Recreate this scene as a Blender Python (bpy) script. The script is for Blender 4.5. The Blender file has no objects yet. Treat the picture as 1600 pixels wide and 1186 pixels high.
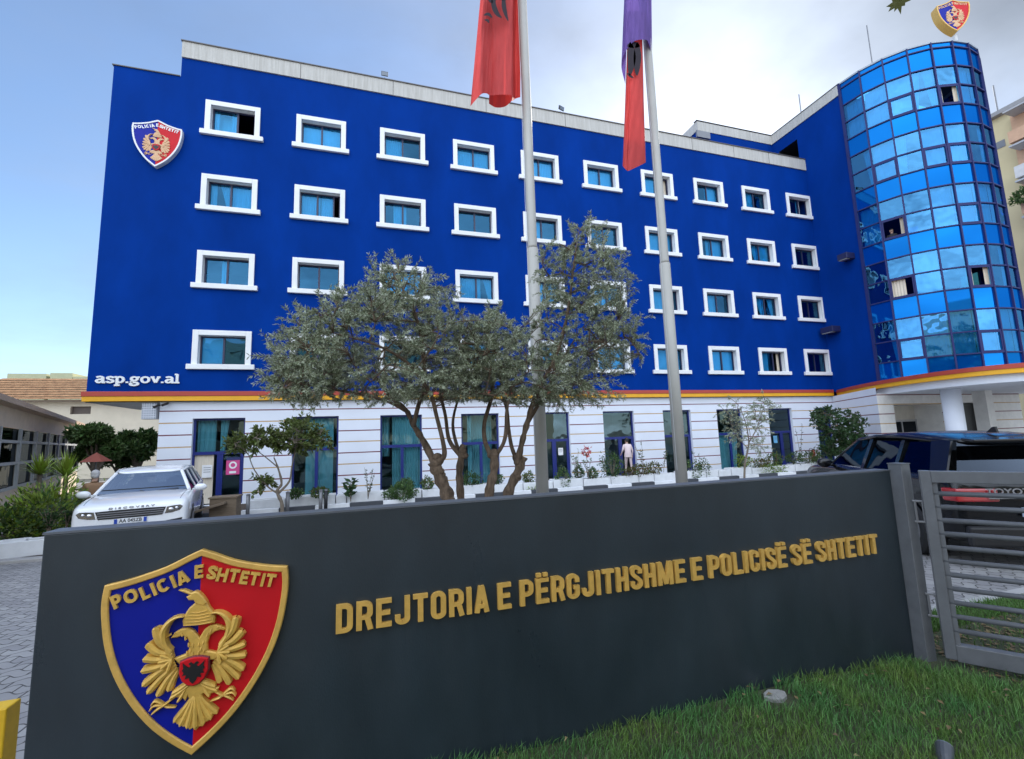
import bpy, bmesh, math, random
import numpy as np
from mathutils import Vector, Matrix
random.seed(7)
RNG = np.random.default_rng(7)
S = bpy.context.scene
COL = S.collection
R = math.radians
PI = math.pi

# ------------------------------------------------------------------ camera
F_PX, YAW, PITCH, ROLL, EYE = 707.93, R(17.139), R(7.207), R(-1.933), 1.65
fw = np.array([math.sin(YAW)*math.cos(PITCH), math.cos(YAW)*math.cos(PITCH), math.sin(PITCH)])
_r = np.array([math.cos(YAW), -math.sin(YAW), 0.0]); _u = np.cross(_r, fw)
rt = math.cos(ROLL)*_r + math.sin(ROLL)*_u
up = -math.sin(ROLL)*_r + math.cos(ROLL)*_u
cd = bpy.data.cameras.new('camera'); cam = bpy.data.objects.new('camera', cd); COL.objects.link(cam)
cd.sensor_fit = 'HORIZONTAL'; cd.sensor_width = 36.0; cd.lens = 36.0*F_PX/1600.0
cd.clip_start = 0.05; cd.clip_end = 3000
m = Matrix.Identity(4)
for i in range(3):
    m[i][0], m[i][1], m[i][2] = rt[i], up[i], -fw[i]
m[0][3], m[1][3], m[2][3] = 0, 0, EYE
cam.matrix_world = m
S.camera = cam

# survey helpers: measured points of the photograph turned into positions on known planes
def _ray(px, py): return fw + rt*(px-800)/F_PX - up*(py-593)/F_PX
def at(px, py, Y):
    d = _ray(px, py); t = Y/d[1]; return Vector((d[0]*t, Y, EYE+d[2]*t))
def atX(px, py, X):
    d = _ray(px, py); t = X/d[0]; return Vector((X, d[1]*t, EYE+d[2]*t))
def atZ(px, py, Z):
    d = _ray(px, py); t = (Z-EYE)/d[2]; return Vector((d[0]*t, d[1]*t, Z))

# ------------------------------------------------------------------ light
REAR = 4.6                            # gain of the added, unseen cloud bank that fills the shaded side
SUN_AZ, SUN_EL = 42.0, 33.0           # azimuth from +Y towards +X
sdir = Vector((math.sin(R(SUN_AZ))*math.cos(R(SUN_EL)), math.cos(R(SUN_AZ))*math.cos(R(SUN_EL)), math.sin(R(SUN_EL))))
sl = bpy.data.lights.new('sun', 'SUN'); sl.energy = 2.6; sl.angle = R(0.6); sl.color = (1.0, 0.93, 0.83)
so = bpy.data.objects.new('sun', sl); COL.objects.link(so)
so.rotation_euler = (-sdir).to_track_quat('-Z', 'Y').to_euler()
S.view_settings.view_transform = 'Standard'; S.view_settings.look = 'None'
S.view_settings.exposure = 1.0; S.view_settings.gamma = 1.0
W = bpy.data.worlds.new('World'); S.world = W; W.use_nodes = True
nt = W.node_tree; nt.nodes.clear()
def N(t, **k):
    n = nt.nodes.new(t)
    for a, b in k.items(): setattr(n, a, b)
    return n
def LK(a, b): nt.links.new(a, b)
def MATH(op, a, b=None, clamp=False):
    n = N('ShaderNodeMath', operation=op); n.use_clamp = clamp
    for i, v in enumerate((a, b)):
        if v is None: continue
        if isinstance(v, (int, float)): n.inputs[i].default_value = v
        else: LK(v, n.inputs[i])
    return n.outputs[0]
out = N('ShaderNodeOutputWorld'); bg = N('ShaderNodeBackground'); LK(bg.outputs[0], out.inputs[0])
bg.inputs[1].default_value = 0.125
sky = N('ShaderNodeTexSky'); sky.sky_type = 'NISHITA'; sky.sun_disc = False
sky.sun_elevation = R(SUN_EL); sky.sun_rotation = R(SUN_AZ); sky.altitude = 50; sky.air_density = 1.0; sky.dust_density = 0.4; sky.ozone_density = 2.6
tc = N('ShaderNodeTexCoord'); sep = N('ShaderNodeSeparateXYZ'); LK(tc.outputs['Generated'], sep.inputs[0])
zz = MATH('ADD', MATH('MAXIMUM', sep.outputs[2], 0.0), 0.22)
cmb = N('ShaderNodeCombineXYZ')
LK(MATH('DIVIDE', sep.outputs[0], zz), cmb.inputs[0]); LK(MATH('DIVIDE', sep.outputs[1], zz), cmb.inputs[1]); cmb.inputs[2].default_value = 3.1
noi = N('ShaderNodeTexNoise'); noi.inputs['Scale'].default_value = 0.85; noi.inputs['Detail'].default_value = 9; noi.inputs['Roughness'].default_value = 0.56; noi.inputs['Distortion'].default_value = 0.35
LK(cmb.outputs[0], noi.inputs['Vector'])
dotn = N('ShaderNodeVectorMath', operation='DOT_PRODUCT'); LK(tc.outputs['Generated'], dotn.inputs[0]); dotn.inputs[1].default_value = (0.80, 0.45, 0.25)
dots = N('ShaderNodeVectorMath', operation='DOT_PRODUCT'); LK(tc.outputs['Generated'], dots.inputs[0]); dots.inputs[1].default_value = sdir
# more cloud towards the sun side, clear blue away to the left
cov = MATH('ADD', noi.outputs['Fac'], MATH('MULTIPLY', dotn.outputs['Value'], 0.50))
mr = N('ShaderNodeMapRange'); mr.interpolation_type = 'SMOOTHSTEP'; LK(cov, mr.inputs[0]); mr.inputs[1].default_value = 0.47; mr.inputs[2].default_value = 1.02; mr.inputs[4].default_value = 0.95
noi2 = N('ShaderNodeTexNoise'); noi2.inputs['Scale'].default_value = 1.9; noi2.inputs['Detail'].default_value = 7; noi2.inputs['Roughness'].default_value = 0.5; LK(cmb.outputs[0], noi2.inputs['Vector'])
fwd = MATH('POWER', MATH('MAXIMUM', dots.outputs['Value'], 0.0), 22.0)
# unseen bright cloud bank, added behind the camera to light the shaded facade
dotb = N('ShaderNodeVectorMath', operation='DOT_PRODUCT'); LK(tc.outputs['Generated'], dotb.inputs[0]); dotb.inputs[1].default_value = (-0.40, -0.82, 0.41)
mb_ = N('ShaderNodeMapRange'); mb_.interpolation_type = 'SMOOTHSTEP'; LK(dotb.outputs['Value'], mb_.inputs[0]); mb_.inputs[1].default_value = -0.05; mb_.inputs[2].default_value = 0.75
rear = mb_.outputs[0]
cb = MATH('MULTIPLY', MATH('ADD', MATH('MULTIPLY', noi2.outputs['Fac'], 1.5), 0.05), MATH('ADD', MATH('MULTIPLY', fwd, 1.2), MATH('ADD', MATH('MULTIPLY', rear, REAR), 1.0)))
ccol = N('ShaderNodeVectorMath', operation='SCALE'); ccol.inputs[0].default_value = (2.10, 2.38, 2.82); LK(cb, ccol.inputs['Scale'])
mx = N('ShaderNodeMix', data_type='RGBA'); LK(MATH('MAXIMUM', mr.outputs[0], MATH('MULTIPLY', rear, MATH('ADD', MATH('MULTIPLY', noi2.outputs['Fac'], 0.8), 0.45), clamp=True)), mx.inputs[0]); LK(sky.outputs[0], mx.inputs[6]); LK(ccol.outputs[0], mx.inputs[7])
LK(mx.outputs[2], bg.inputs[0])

# ------------------------------------------------------------------ materials
MATS = {}
def mat(name, col, rough=0.6, metal=0.0, var=0.08, vscale=3.0, bump=0.0, bscale=40.0, coat=0.0, spec=0.5, col2=None, stretch=None, rvar=0):
    if name in MATS: return MATS[name]
    mt = bpy.data.materials.new(name); mt.use_nodes = True; t = mt.node_tree; b = t.nodes['Principled BSDF']
    b.inputs['Roughness'].default_value = rough; b.inputs['Metallic'].default_value = metal
    b.inputs['Coat Weight'].default_value = coat; b.inputs['Specular IOR Level'].default_value = spec
    tcn = t.nodes.new('ShaderNodeTexCoord'); vec = tcn.outputs['Object']
    if stretch:
        mp = t.nodes.new('ShaderNodeMapping'); mp.inputs['Scale'].default_value = stretch; t.links.new(vec, mp.inputs[0]); vec = mp.outputs[0]
    nz = t.nodes.new('ShaderNodeTexNoise'); nz.inputs['Scale'].default_value = vscale; nz.inputs['Detail'].default_value = 6
    nz.inputs['Roughness'].default_value = 0.6
    t.links.new(vec, nz.inputs['Vector'])
    rp = t.nodes.new('ShaderNodeValToRGB'); rp.color_ramp.elements[0].position = 0.3; rp.color_ramp.elements[1].position = 0.7
    c2 = col2 if col2 else [min(1, c*(1+var)) for c in col]
    c1 = col if col2 else [c*(1-var) for c in col]
    rp.color_ramp.elements[0].color = (*c1, 1); rp.color_ramp.elements[1].color = (*c2, 1)
    t.links.new(nz.outputs['Fac'], rp.inputs[0]); t.links.new(rp.outputs[0], b.inputs['Base Color'])
    if rvar:
        n3 = t.nodes.new('ShaderNodeTexNoise'); n3.inputs['Scale'].default_value = 1.7; n3.inputs['Detail'].default_value = 8; n3.inputs['Roughness'].default_value = .65; t.links.new(vec, n3.inputs['Vector'])
        mr3 = t.nodes.new('ShaderNodeMapRange'); t.links.new(n3.outputs['Fac'], mr3.inputs[0]); mr3.inputs[1].default_value = .3; mr3.inputs[2].default_value = .7; mr3.inputs[3].default_value = rough-rvar; mr3.inputs[4].default_value = rough+rvar; t.links.new(mr3.outputs[0], b.inputs['Roughness'])
    if bump:
        n2 = t.nodes.new('ShaderNodeTexNoise'); n2.inputs['Scale'].default_value = bscale; n2.inputs['Detail'].default_value = 5
        t.links.new(vec, n2.inputs['Vector'])
        bp = t.nodes.new('ShaderNodeBump'); bp.inputs['Strength'].default_value = bump; bp.inputs['Distance'].default_value = 0.02
        t.links.new(n2.outputs['Fac'], bp.inputs['Height']); t.links.new(bp.outputs[0], b.inputs['Normal'])
    MATS[name] = mt; return mt
def glass(name, tint, gloss, fac, rough=0.015, wav=0.03, fres=0.8):
    if name in MATS: return MATS[name]
    mt = bpy.data.materials.new(name); mt.use_nodes = True; t = mt.node_tree; t.nodes.clear()
    o = t.nodes.new('ShaderNodeOutputMaterial'); tr = t.nodes.new('ShaderNodeBsdfTransparent'); gl = t.nodes.new('ShaderNodeBsdfGlossy'); mxs = t.nodes.new('ShaderNodeMixShader')
    tr.inputs[0].default_value = (*tint, 1); gl.inputs[0].default_value = (*gloss, 1); gl.inputs['Roughness'].default_value = rough
    lw = t.nodes.new('ShaderNodeFresnel'); lw.inputs[0].default_value = 1.45
    ma = t.nodes.new('ShaderNodeMath'); ma.operation = 'MULTIPLY_ADD'; ma.use_clamp = True; t.links.new(lw.outputs[0], ma.inputs[0]); ma.inputs[1].default_value = fres; ma.inputs[2].default_value = fac
    t.links.new(ma.outputs[0], mxs.inputs[0]); t.links.new(tr.outputs[0], mxs.inputs[1]); t.links.new(gl.outputs[0], mxs.inputs[2]); t.links.new(mxs.outputs[0], o.inputs[0])
    tcn = t.nodes.new('ShaderNodeTexCoord'); nz = t.nodes.new('ShaderNodeTexNoise'); nz.inputs['Scale'].default_value = 0.9; nz.inputs['Detail'].default_value = 2
    t.links.new(tcn.outputs['Object'], nz.inputs['Vector'])
    bp = t.nodes.new('ShaderNodeBump'); bp.inputs['Strength'].default_value = wav; bp.inputs['Distance'].default_value = 0.3; t.links.new(nz.outputs['Fac'], bp.inputs['Height']); t.links.new(bp.outputs[0], gl.inputs['Normal'])
    MATS[name] = mt; return mt
def leafmat(name, top, under, var=0.25, patch=0):
    mt = bpy.data.materials.new(name); mt.use_nodes = True; t = mt.node_tree; b = t.nodes['Principled BSDF']
    b.inputs['Roughness'].default_value = 0.5; b.inputs['Specular IOR Level'].default_value = 0.35
    g = t.nodes.new('ShaderNodeNewGeometry'); mxn = t.nodes.new('ShaderNodeMix'); mxn.data_type = 'RGBA'
    t.links.new(g.outputs['Backfacing'], mxn.inputs[0]); mxn.inputs[6].default_value = (*top, 1); mxn.inputs[7].default_value = (*under, 1)
    hs = t.nodes.new('ShaderNodeHueSaturation'); t.links.new(mxn.outputs[2], hs.inputs['Color'])
    ma = t.nodes.new('ShaderNodeMapRange'); t.links.new(g.outputs['Random Per Island'], ma.inputs[0]); ma.inputs[3].default_value = 1-var*1.4; ma.inputs[4].default_value = 1+var*2
    t.links.new(ma.outputs[0], hs.inputs['Value'])
    m2 = t.nodes.new('ShaderNodeMapRange'); t.links.new(g.outputs['Random Per Island'], m2.inputs[0]); m2.inputs[3].default_value = 0.485; m2.inputs[4].default_value = 0.515
    t.links.new(m2.outputs[0], hs.inputs['Hue'])
    if patch:
        tcn = t.nodes.new('ShaderNodeTexCoord'); nz = t.nodes.new('ShaderNodeTexNoise'); nz.inputs['Scale'].default_value = patch; nz.inputs['Detail'].default_value = 4; t.links.new(tcn.outputs['Object'], nz.inputs['Vector'])
        rp = t.nodes.new('ShaderNodeValToRGB'); rp.color_ramp.elements[0].position = .36; rp.color_ramp.elements[0].color = (1.25,1.0,.75,1); rp.color_ramp.elements[1].position = .62; rp.color_ramp.elements[1].color = (.80,1.0,1.05,1)
        t.links.new(nz.outputs['Fac'], rp.inputs[0]); mp = t.nodes.new('ShaderNodeMix'); mp.data_type = 'RGBA'; mp.blend_type = 'MULTIPLY'; mp.inputs[0].default_value = 1; t.links.new(mxn.outputs[2], mp.inputs[6]); t.links.new(rp.outputs[0], mp.inputs[7]); t.links.new(mp.outputs[2], hs.inputs['Color'])
    t.links.new(hs.outputs[0], b.inputs['Base Color'])
    tl = t.nodes.new('ShaderNodeBsdfTranslucent'); t.links.new(hs.outputs[0], tl.inputs[0]); ms = t.nodes.new('ShaderNodeMixShader'); ms.inputs[0].default_value = 0.28
    o = t.nodes['Material Output']; t.links.new(b.outputs[0], ms.inputs[1]); t.links.new(tl.outputs[0], ms.inputs[2]); t.links.new(ms.outputs[0], o.inputs[0])
    MATS[name] = mt; return mt

BLUE = mat('blue render', (0.0008, 0.032, 0.225), 0.7, var=0.16, vscale=0.55, bump=0.14, bscale=45, spec=0.03, stretch=(1,1,.45))
WHITE = mat('white surround', (0.78, 0.78, 0.77), 0.6, var=0.05, vscale=2, bump=0.05)
WALLW = mat('white wall', (0.77, 0.80, 0.865), 0.7, var=0.04, vscale=0.8, bump=0.08, bscale=50)
MAROON = mat('maroon line', (0.16, 0.022, 0.03), 0.6)
OCHRE = mat('ochre line', (0.50, 0.32, 0.14), 0.6)
REDB = mat('red band', (0.42, 0.055, 0.032), 0.5, var=0.06)
YELB = mat('yellow band', (0.82, 0.40, 0.012), 0.5, var=0.06)
CONC = mat('parapet concrete', (0.40, 0.38, 0.34), 0.8, vscale=2.2, col2=(0.54, 0.52, 0.48), stretch=(5, 5, 0.35), bump=0.15)
FLASH = mat('metal flashing', (0.10, 0.09, 0.085), 0.5, metal=0.3)
DARK = mat('dark interior', (0.022, 0.024, 0.03), 0.9)
INTER = mat('room wall', (0.16, 0.16, 0.17), 0.9)
SASH = mat('indigo aluminium', (0.022, 0.024, 0.065), 0.4)
DOORF = mat('blue door frame', (0.010, 0.022, 0.17), 0.4)
MULL = mat('mullion indigo', (0.020, 0.026, 0.12), 0.5, spec=0.25)
PANE = glass('window film', (0.20, 0.64, 0.92), (0.15, 0.50, 0.85), 0.13)
PANEG = glass('shop glass', (0.36, 0.68, 0.76), (0.50, 0.72, 0.76), 0.10)
TOWG = glass('tower film', (0.10, 0.52, 0.86), (0.15, 0.50, 0.88), 0.30, wav=0.09)
def spandrel(name):
    mt = bpy.data.materials.new(name); mt.use_nodes = True; t = mt.node_tree; t.nodes.clear()
    o = t.nodes.new('ShaderNodeOutputMaterial'); d = t.nodes.new('ShaderNodeBsdfDiffuse'); g = t.nodes.new('ShaderNodeBsdfGlossy'); x = t.nodes.new('ShaderNodeMixShader')
    d.inputs[0].default_value = (0.0, 0.055, 0.30, 1); g.inputs[0].default_value = (0.015, 0.26, 0.68, 1); g.inputs['Roughness'].default_value = 0.03
    lw = t.nodes.new('ShaderNodeFresnel'); lw.inputs[0].default_value = 1.5; ma = t.nodes.new('ShaderNodeMath'); ma.operation = 'ADD'; ma.use_clamp = True; ma.inputs[1].default_value = 0.34; t.links.new(lw.outputs[0], ma.inputs[0])
    t.links.new(ma.outputs[0], x.inputs[0]); t.links.new(d.outputs[0], x.inputs[1]); t.links.new(g.outputs[0], x.inputs[2]); t.links.new(x.outputs[0], o.inputs[0])
    MATS[name] = mt; return mt
TOWS = spandrel('spandrel glass')
CURT = mat('white curtain', (0.82, 0.84, 0.84), 0.9, var=0.03)
CURTC = mat('cream curtain', (0.70, 0.62, 0.50), 0.9, var=0.05)
GOLD = mat('gold paint', (0.67, 0.395, 0.090), 0.36, metal=.15, rvar=.1, var=0.14, vscale=18, bump=0.05, bscale=120, spec=0.5)
GOLDE = mat('gold relief', (0.67, 0.405, 0.080), 0.36, metal=.15, rvar=.1, var=0.16, vscale=25, bump=0.06, bscale=160)
SHB = mat('shield blue', (0.001, 0.008, 0.27), 0.5, var=0.10, spec=0.22)
SHR = mat('shield red', (0.55, 0.006, 0.012), 0.5, var=0.08, spec=0.25)
BLACK = mat('black paint', (0.008, 0.008, 0.009), 0.4)
CHAR = mat('charcoal panel', (0.021, 0.031, 0.039), 0.36, var=0.22, vscale=2.6, bump=0.05, bscale=140, spec=0.5, stretch=(1,1,.45), rvar=.14)
CHART = mat('charcoal cap', (0.10, 0.11, 0.125), 0.45, var=0.1)
GATE = mat('grey gate paint', (0.125, 0.130, 0.140), 0.42, var=0.14, vscale=9, bump=0.08, bscale=70)
POLE = mat('pole paint', (0.40, 0.385, 0.345), 0.45, var=0.06, vscale=2)
BARK = mat('olive bark', (0.055, 0.036, 0.022), 0.9, vscale=7, col2=(0.21, 0.145, 0.095), bump=1.0, bscale=22, stretch=(2.5,2.5,.8))
BARK2 = mat('thin bark', (0.14, 0.11, 0.08), 0.9, vscale=12, col2=(0.22, 0.18, 0.14), bump=0.5)
SOIL = mat('soil', (0.06, 0.042, 0.03), 0.95, vscale=20, bump=0.8, bscale=40)
TYRE = mat('tyre rubber', (0.012, 0.012, 0.013), 0.8)
CHROME = mat('chrome', (0.75, 0.75, 0.77), 0.12, metal=1.0, var=0.02)
PLAST = mat('black plastic', (0.014, 0.014, 0.016), 0.5)
CARW = mat('white car paint', (0.86, 0.87, 0.88), 0.25, var=0.02, coat=0.8)
CARB = mat('black car paint', (0.004, 0.0045, 0.006), 0.22, var=0.02, coat=0.35, spec=0.3)
CARG = glass('car glass', (0.30, 0.34, 0.36), (0.55, 0.65, 0.80), 0.01, fres=0.45)
CARGD = glass('tinted car glass', (0.03, 0.035, 0.04), (0.6, 0.72, 0.9), 0.02, fres=0.5)
GREYM = mat('grey metal', (0.22, 0.22, 0.23), 0.45, metal=0.4)
SKIN = mat('skin', (0.50, 0.30, 0.22), 0.55)
HAIRB = mat('black hair', (0.012, 0.010, 0.010), 0.5)
HAIRG = mat('grey hair', (0.42, 0.41, 0.40), 0.7)
LOL = leafmat('olive leaf', (0.195, 0.222, 0.125), (0.43, 0.46, 0.33))
LGR = leafmat('green leaf', (0.062, 0.125, 0.028), (0.11, 0.17, 0.06))
LDK = leafmat('dark green leaf', (0.030, 0.070, 0.020), (0.05, 0.095, 0.036))
LYG = leafmat('yellow green leaf', (0.20, 0.28, 0.03), (0.30, 0.38, 0.08))
LBR = leafmat('bronze leaf', (0.10, 0.075, 0.02), (0.14, 0.11, 0.04))
LRD = leafmat('red petal', (0.45, 0.02, 0.04), (0.5, 0.05, 0.06))
GRASSM = leafmat('grass blade', (0.072, 0.150, 0.036), (0.11, 0.215, 0.058), var=0.35, patch=2.2)

# ------------------------------------------------------------------ mesh helpers
class MB:
    def __init__(s): s.v = []; s.f = []; s.m = []
    def add(s, vs, fs, m=0):
        o = len(s.v); s.v += [tuple(map(float, p)) for p in vs]
        for f in fs: s.f.append(tuple(i+o for i in f)); s.m.append(m)
    def quad(s, a, b, c, d, m=0): s.add([a, b, c, d], [(0, 1, 2, 3)], m)
    def box(s, x0, x1, y0, y1, z0, z1, m=0):
        s.add([(x0,y0,z0),(x1,y0,z0),(x1,y1,z0),(x0,y1,z0),(x0,y0,z1),(x1,y0,z1),(x1,y1,z1),(x0,y1,z1)],
              [(3,2,1,0),(4,5,6,7),(0,1,5,4),(1,2,6,5),(2,3,7,6),(3,0,4,7)], m)
    def obox(s, o, ex, ey, ez, m=0):
        o, ex, ey, ez = Vector(o), Vector(ex), Vector(ey), Vector(ez)
        p = [o, o+ex, o+ex+ey, o+ey]; p += [q+ez for q in p]
        s.add(p, [(3,2,1,0),(4,5,6,7),(0,1,5,4),(1,2,6,5),(2,3,7,6),(3,0,4,7)], m)
    def bar(s, a, b, w, h, upv=(0,0,1), m=0):
        a, b = Vector(a), Vector(b); d = (b-a).normalized(); u = Vector(upv); x = d.cross(u).normalized(); u = x.cross(d).normalized()
        s.obox(a - x*w/2 - u*h/2, b-a, x*w, u*h, m)
    def tube(s, pts, rad, n=8, m=0, cap=True):
        pts = [Vector(p) for p in pts]
        if not hasattr(rad, '__len__'): rad = [rad]*len(pts)
        o = len(s.v); prev = None
        for i, p in enumerate(pts):
            d = (pts[min(i+1, len(pts)-1)] - pts[max(i-1, 0)])
            d = d.normalized() if d.length > 1e-9 else Vector((0,0,1))
            if prev is None:
                a = Vector((1,0,0)) if abs(d.x) < .8 else Vector((0,1,0)); x = d.cross(a).normalized()
            else:
                x = (prev - d*prev.dot(d)); x = x.normalized() if x.length > 1e-6 else d.orthogonal().normalized()
            prev = x; y = d.cross(x)
            for k in range(n):
                t = 2*PI*k/n; s.v.append(tuple(p + x*(rad[i]*math.cos(t)) + y*(rad[i]*math.sin(t))))
        for i in range(len(pts)-1):
            for k in range(n):
                a = o+i*n+k; b = o+i*n+(k+1) % n; s.f.append((a, b, b+n, a+n)); s.m.append(m)
        if cap:
            s.f.append(tuple(o+k for k in reversed(range(n)))); s.m.append(m)
            e = o+(len(pts)-1)*n; s.f.append(tuple(e+k for k in range(n))); s.m.append(m)
    def ell(s, c, r, m=0, nu=12, nv=8):
        o = len(s.v)
        for j in range(nv+1):
            t = PI*j/nv
            for i in range(nu):
                a = 2*PI*i/nu; s.v.append((c[0]+r[0]*math.sin(t)*math.cos(a), c[1]+r[1]*math.sin(t)*math.sin(a), c[2]+r[2]*math.cos(t)))
        for j in range(nv):
            for i in range(nu):
                a = o+j*nu+i; b = o+j*nu+(i+1) % nu; s.f.append((a, a+nu, b+nu, b)); s.m.append(m)
    def prism(s, poly, P, d0, d1, m=0, bev=0.0, ms=None, back=False):
        """outline poly in the plane P(u, v, d), from depth d0 out to d1, front edge bevelled"""
        n = len(poly); ar = sum(poly[i][0]*poly[(i+1) % n][1]-poly[(i+1) % n][0]*poly[i][1] for i in range(n))
        if ar < 0: poly = poly[::-1]
        rings = [[P(u, v, d0) for u, v in poly], [P(u, v, d1-bev) for u, v in poly]]
        if bev: rings.append([P(u, v, d1) for u, v in inset(poly, bev)])
        o = len(s.v)
        for r_ in rings: s.v += [tuple(q) for q in r_]
        for k in range(len(rings)-1):
            for i in range(n):
                j = (i+1) % n; s.f.append((o+k*n+i, o+k*n+j, o+(k+1)*n+j, o+(k+1)*n+i)); s.m.append(m if ms is None else ms)
        k = len(rings)-1; s.f.append(tuple(o+k*n+i for i in range(n))); s.m.append(m)
        if back: s.f.append(tuple(o+i for i in reversed(range(n)))); s.m.append(m if ms is None else ms)
    def build(s, name, mats, parent=None, smooth=False, loc=None, bevel=0, subsurf=0):
        me = bpy.data.meshes.new(name); me.from_pydata(s.v, [], s.f)
        if not isinstance(mats, (list, tuple)): mats = [mats]
        for x in mats: me.materials.append(x)
        me.polygons.foreach_set('material_index', s.m)
        if smooth: me.polygons.foreach_set('use_smooth', [True]*len(s.f))
        me.update()
        o = bpy.data.objects.new(name, me); COL.objects.link(o)
        if parent is not None: o.parent = parent
        if loc is not None: o.location = loc
        if bevel:
            b = o.modifiers.new('bevel', 'BEVEL'); b.width = bevel; b.segments = 2; b.limit_method = 'ANGLE'; b.angle_limit = R(40)
        if subsurf:
            b = o.modifiers.new('sub', 'SUBSURF'); b.levels = subsurf; b.render_levels = subsurf
        return o
def inset(poly, d):
    n = len(poly); res = []
    for i in range(n):
        p0, p1, p2 = poly[i-1], poly[i], poly[(i+1) % n]
        e1 = np.array([p1[0]-p0[0], p1[1]-p0[1]]); e2 = np.array([p2[0]-p1[0], p2[1]-p1[1]])
        n1 = np.array([-e1[1], e1[0]])/(np.linalg.norm(e1)+1e-12); n2 = np.array([-e2[1], e2[0]])/(np.linalg.norm(e2)+1e-12)
        b = n1+n2; l = np.linalg.norm(b); b = b/l if l > 1e-6 else n1
        c = max(0.45, float(b@n1)); res.append((p1[0]+b[0]*d/c, p1[1]+b[1]*d/c))
    return res
def tag(o, label=None, cat=None, group=None, kind=None):
    if label: o['label'] = label
    if cat: o['category'] = cat
    if group: o['group'] = group
    if kind: o['kind'] = kind
    return o
def thing(name, label, cat, loc=(0,0,0), rz=0, group=None):
    o = bpy.data.objects.new(name, None); COL.objects.link(o); o.location = loc; o.rotation_euler = (0,0,rz); o.empty_display_size = .1
    return tag(o, label, cat, group)
def copy_tree(o, parent=None):
    c = o.copy(); COL.objects.link(c); c.parent = parent
    for ch in list(o.children): copy_tree(ch, c)
    return c
def struct(o): o['kind'] = 'structure'; return o
def smoothpts(p, k=4, closed=False):
    p = [np.array(q, float) for q in p]; n = len(p); o = []
    rng = range(n) if closed else range(n-1)
    for i in rng:
        a = p[(i-1) % n] if closed else p[max(i-1, 0)]; b = p[i]; c = p[(i+1) % n]; d = p[(i+2) % n] if closed else p[min(i+2, n-1)]
        for j in range(k):
            t = j/k; o.append(.5*((2*b)+(-a+c)*t+(2*a-5*b+4*c-d)*t*t+(-a+3*b-3*c+d)*t**3))
    if not closed: o.append(p[-1])
    return o
def wall_holes(mb, u0, u1, v0, v1, holes, P, depth, mf=None, ub=(), vb=(), mrev=0):
    us = sorted(set([u0, u1]+[h[0] for h in holes]+[h[1] for h in holes]+list(ub))); vs = sorted(set([v0, v1]+[h[2] for h in holes]+[h[3] for h in holes]+list(vb)))
    us = [u for u in us if u0-1e-6 <= u <= u1+1e-6]; vs = [v for v in vs if v0-1e-6 <= v <= v1+1e-6]
    for i in range(len(us)-1):
        for j in range(len(vs)-1):
            uc, vc = (us[i]+us[i+1])/2, (vs[j]+vs[j+1])/2
            if any(h[0] < uc < h[1] and h[2] < vc < h[3] for h in holes): continue
            mb.quad(P(us[i], vs[j], 0), P(us[i+1], vs[j], 0), P(us[i+1], vs[j+1], 0), P(us[i], vs[j+1], 0), mf(uc, vc) if mf else 0)
    for a, b, c, d in holes:
        for q in (((a,c),(a,d)), ((b,d),(b,c)), ((a,d),(b,d)), ((b,c),(a,c))):
            mb.quad(P(*q[0], 0), P(*q[0], -depth), P(*q[1], -depth), P(*q[1], 0), mrev)
def text_obj(name, body, size, M, material, parent, extrude=0.004, offset=0.0, align='CENTER', sx=1.0, shear=0.0):
    cu = bpy.data.curves.new(name, 'FONT'); cu.body = body; cu.size = size; cu.extrude = extrude; cu.offset = offset; cu.align_x = align; cu.align_y = 'CENTER'; cu.shear = shear
    to = bpy.data.objects.new(name, cu); COL.objects.link(to)
    dg = bpy.context.evaluated_depsgraph_get(); me = bpy.data.meshes.new_from_object(to.evaluated_get(dg))
    bpy.data.objects.remove(to); me.name = name; me.materials.clear(); me.materials.append(material)
    me.transform(M @ Matrix.Diagonal((sx, 1, 1, 1)))
    o = bpy.data.objects.new(name, me); COL.objects.link(o); o.parent = parent; return o
def frame_mat(o, x, y):
    x = Vector(x).normalized(); y = Vector(y).normalized(); z = x.cross(y); M = Matrix.Identity(4)
    for i in range(3): M[i][0], M[i][1], M[i][2], M[i][3] = x[i], y[i], z[i], o[i]
    return M

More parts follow.
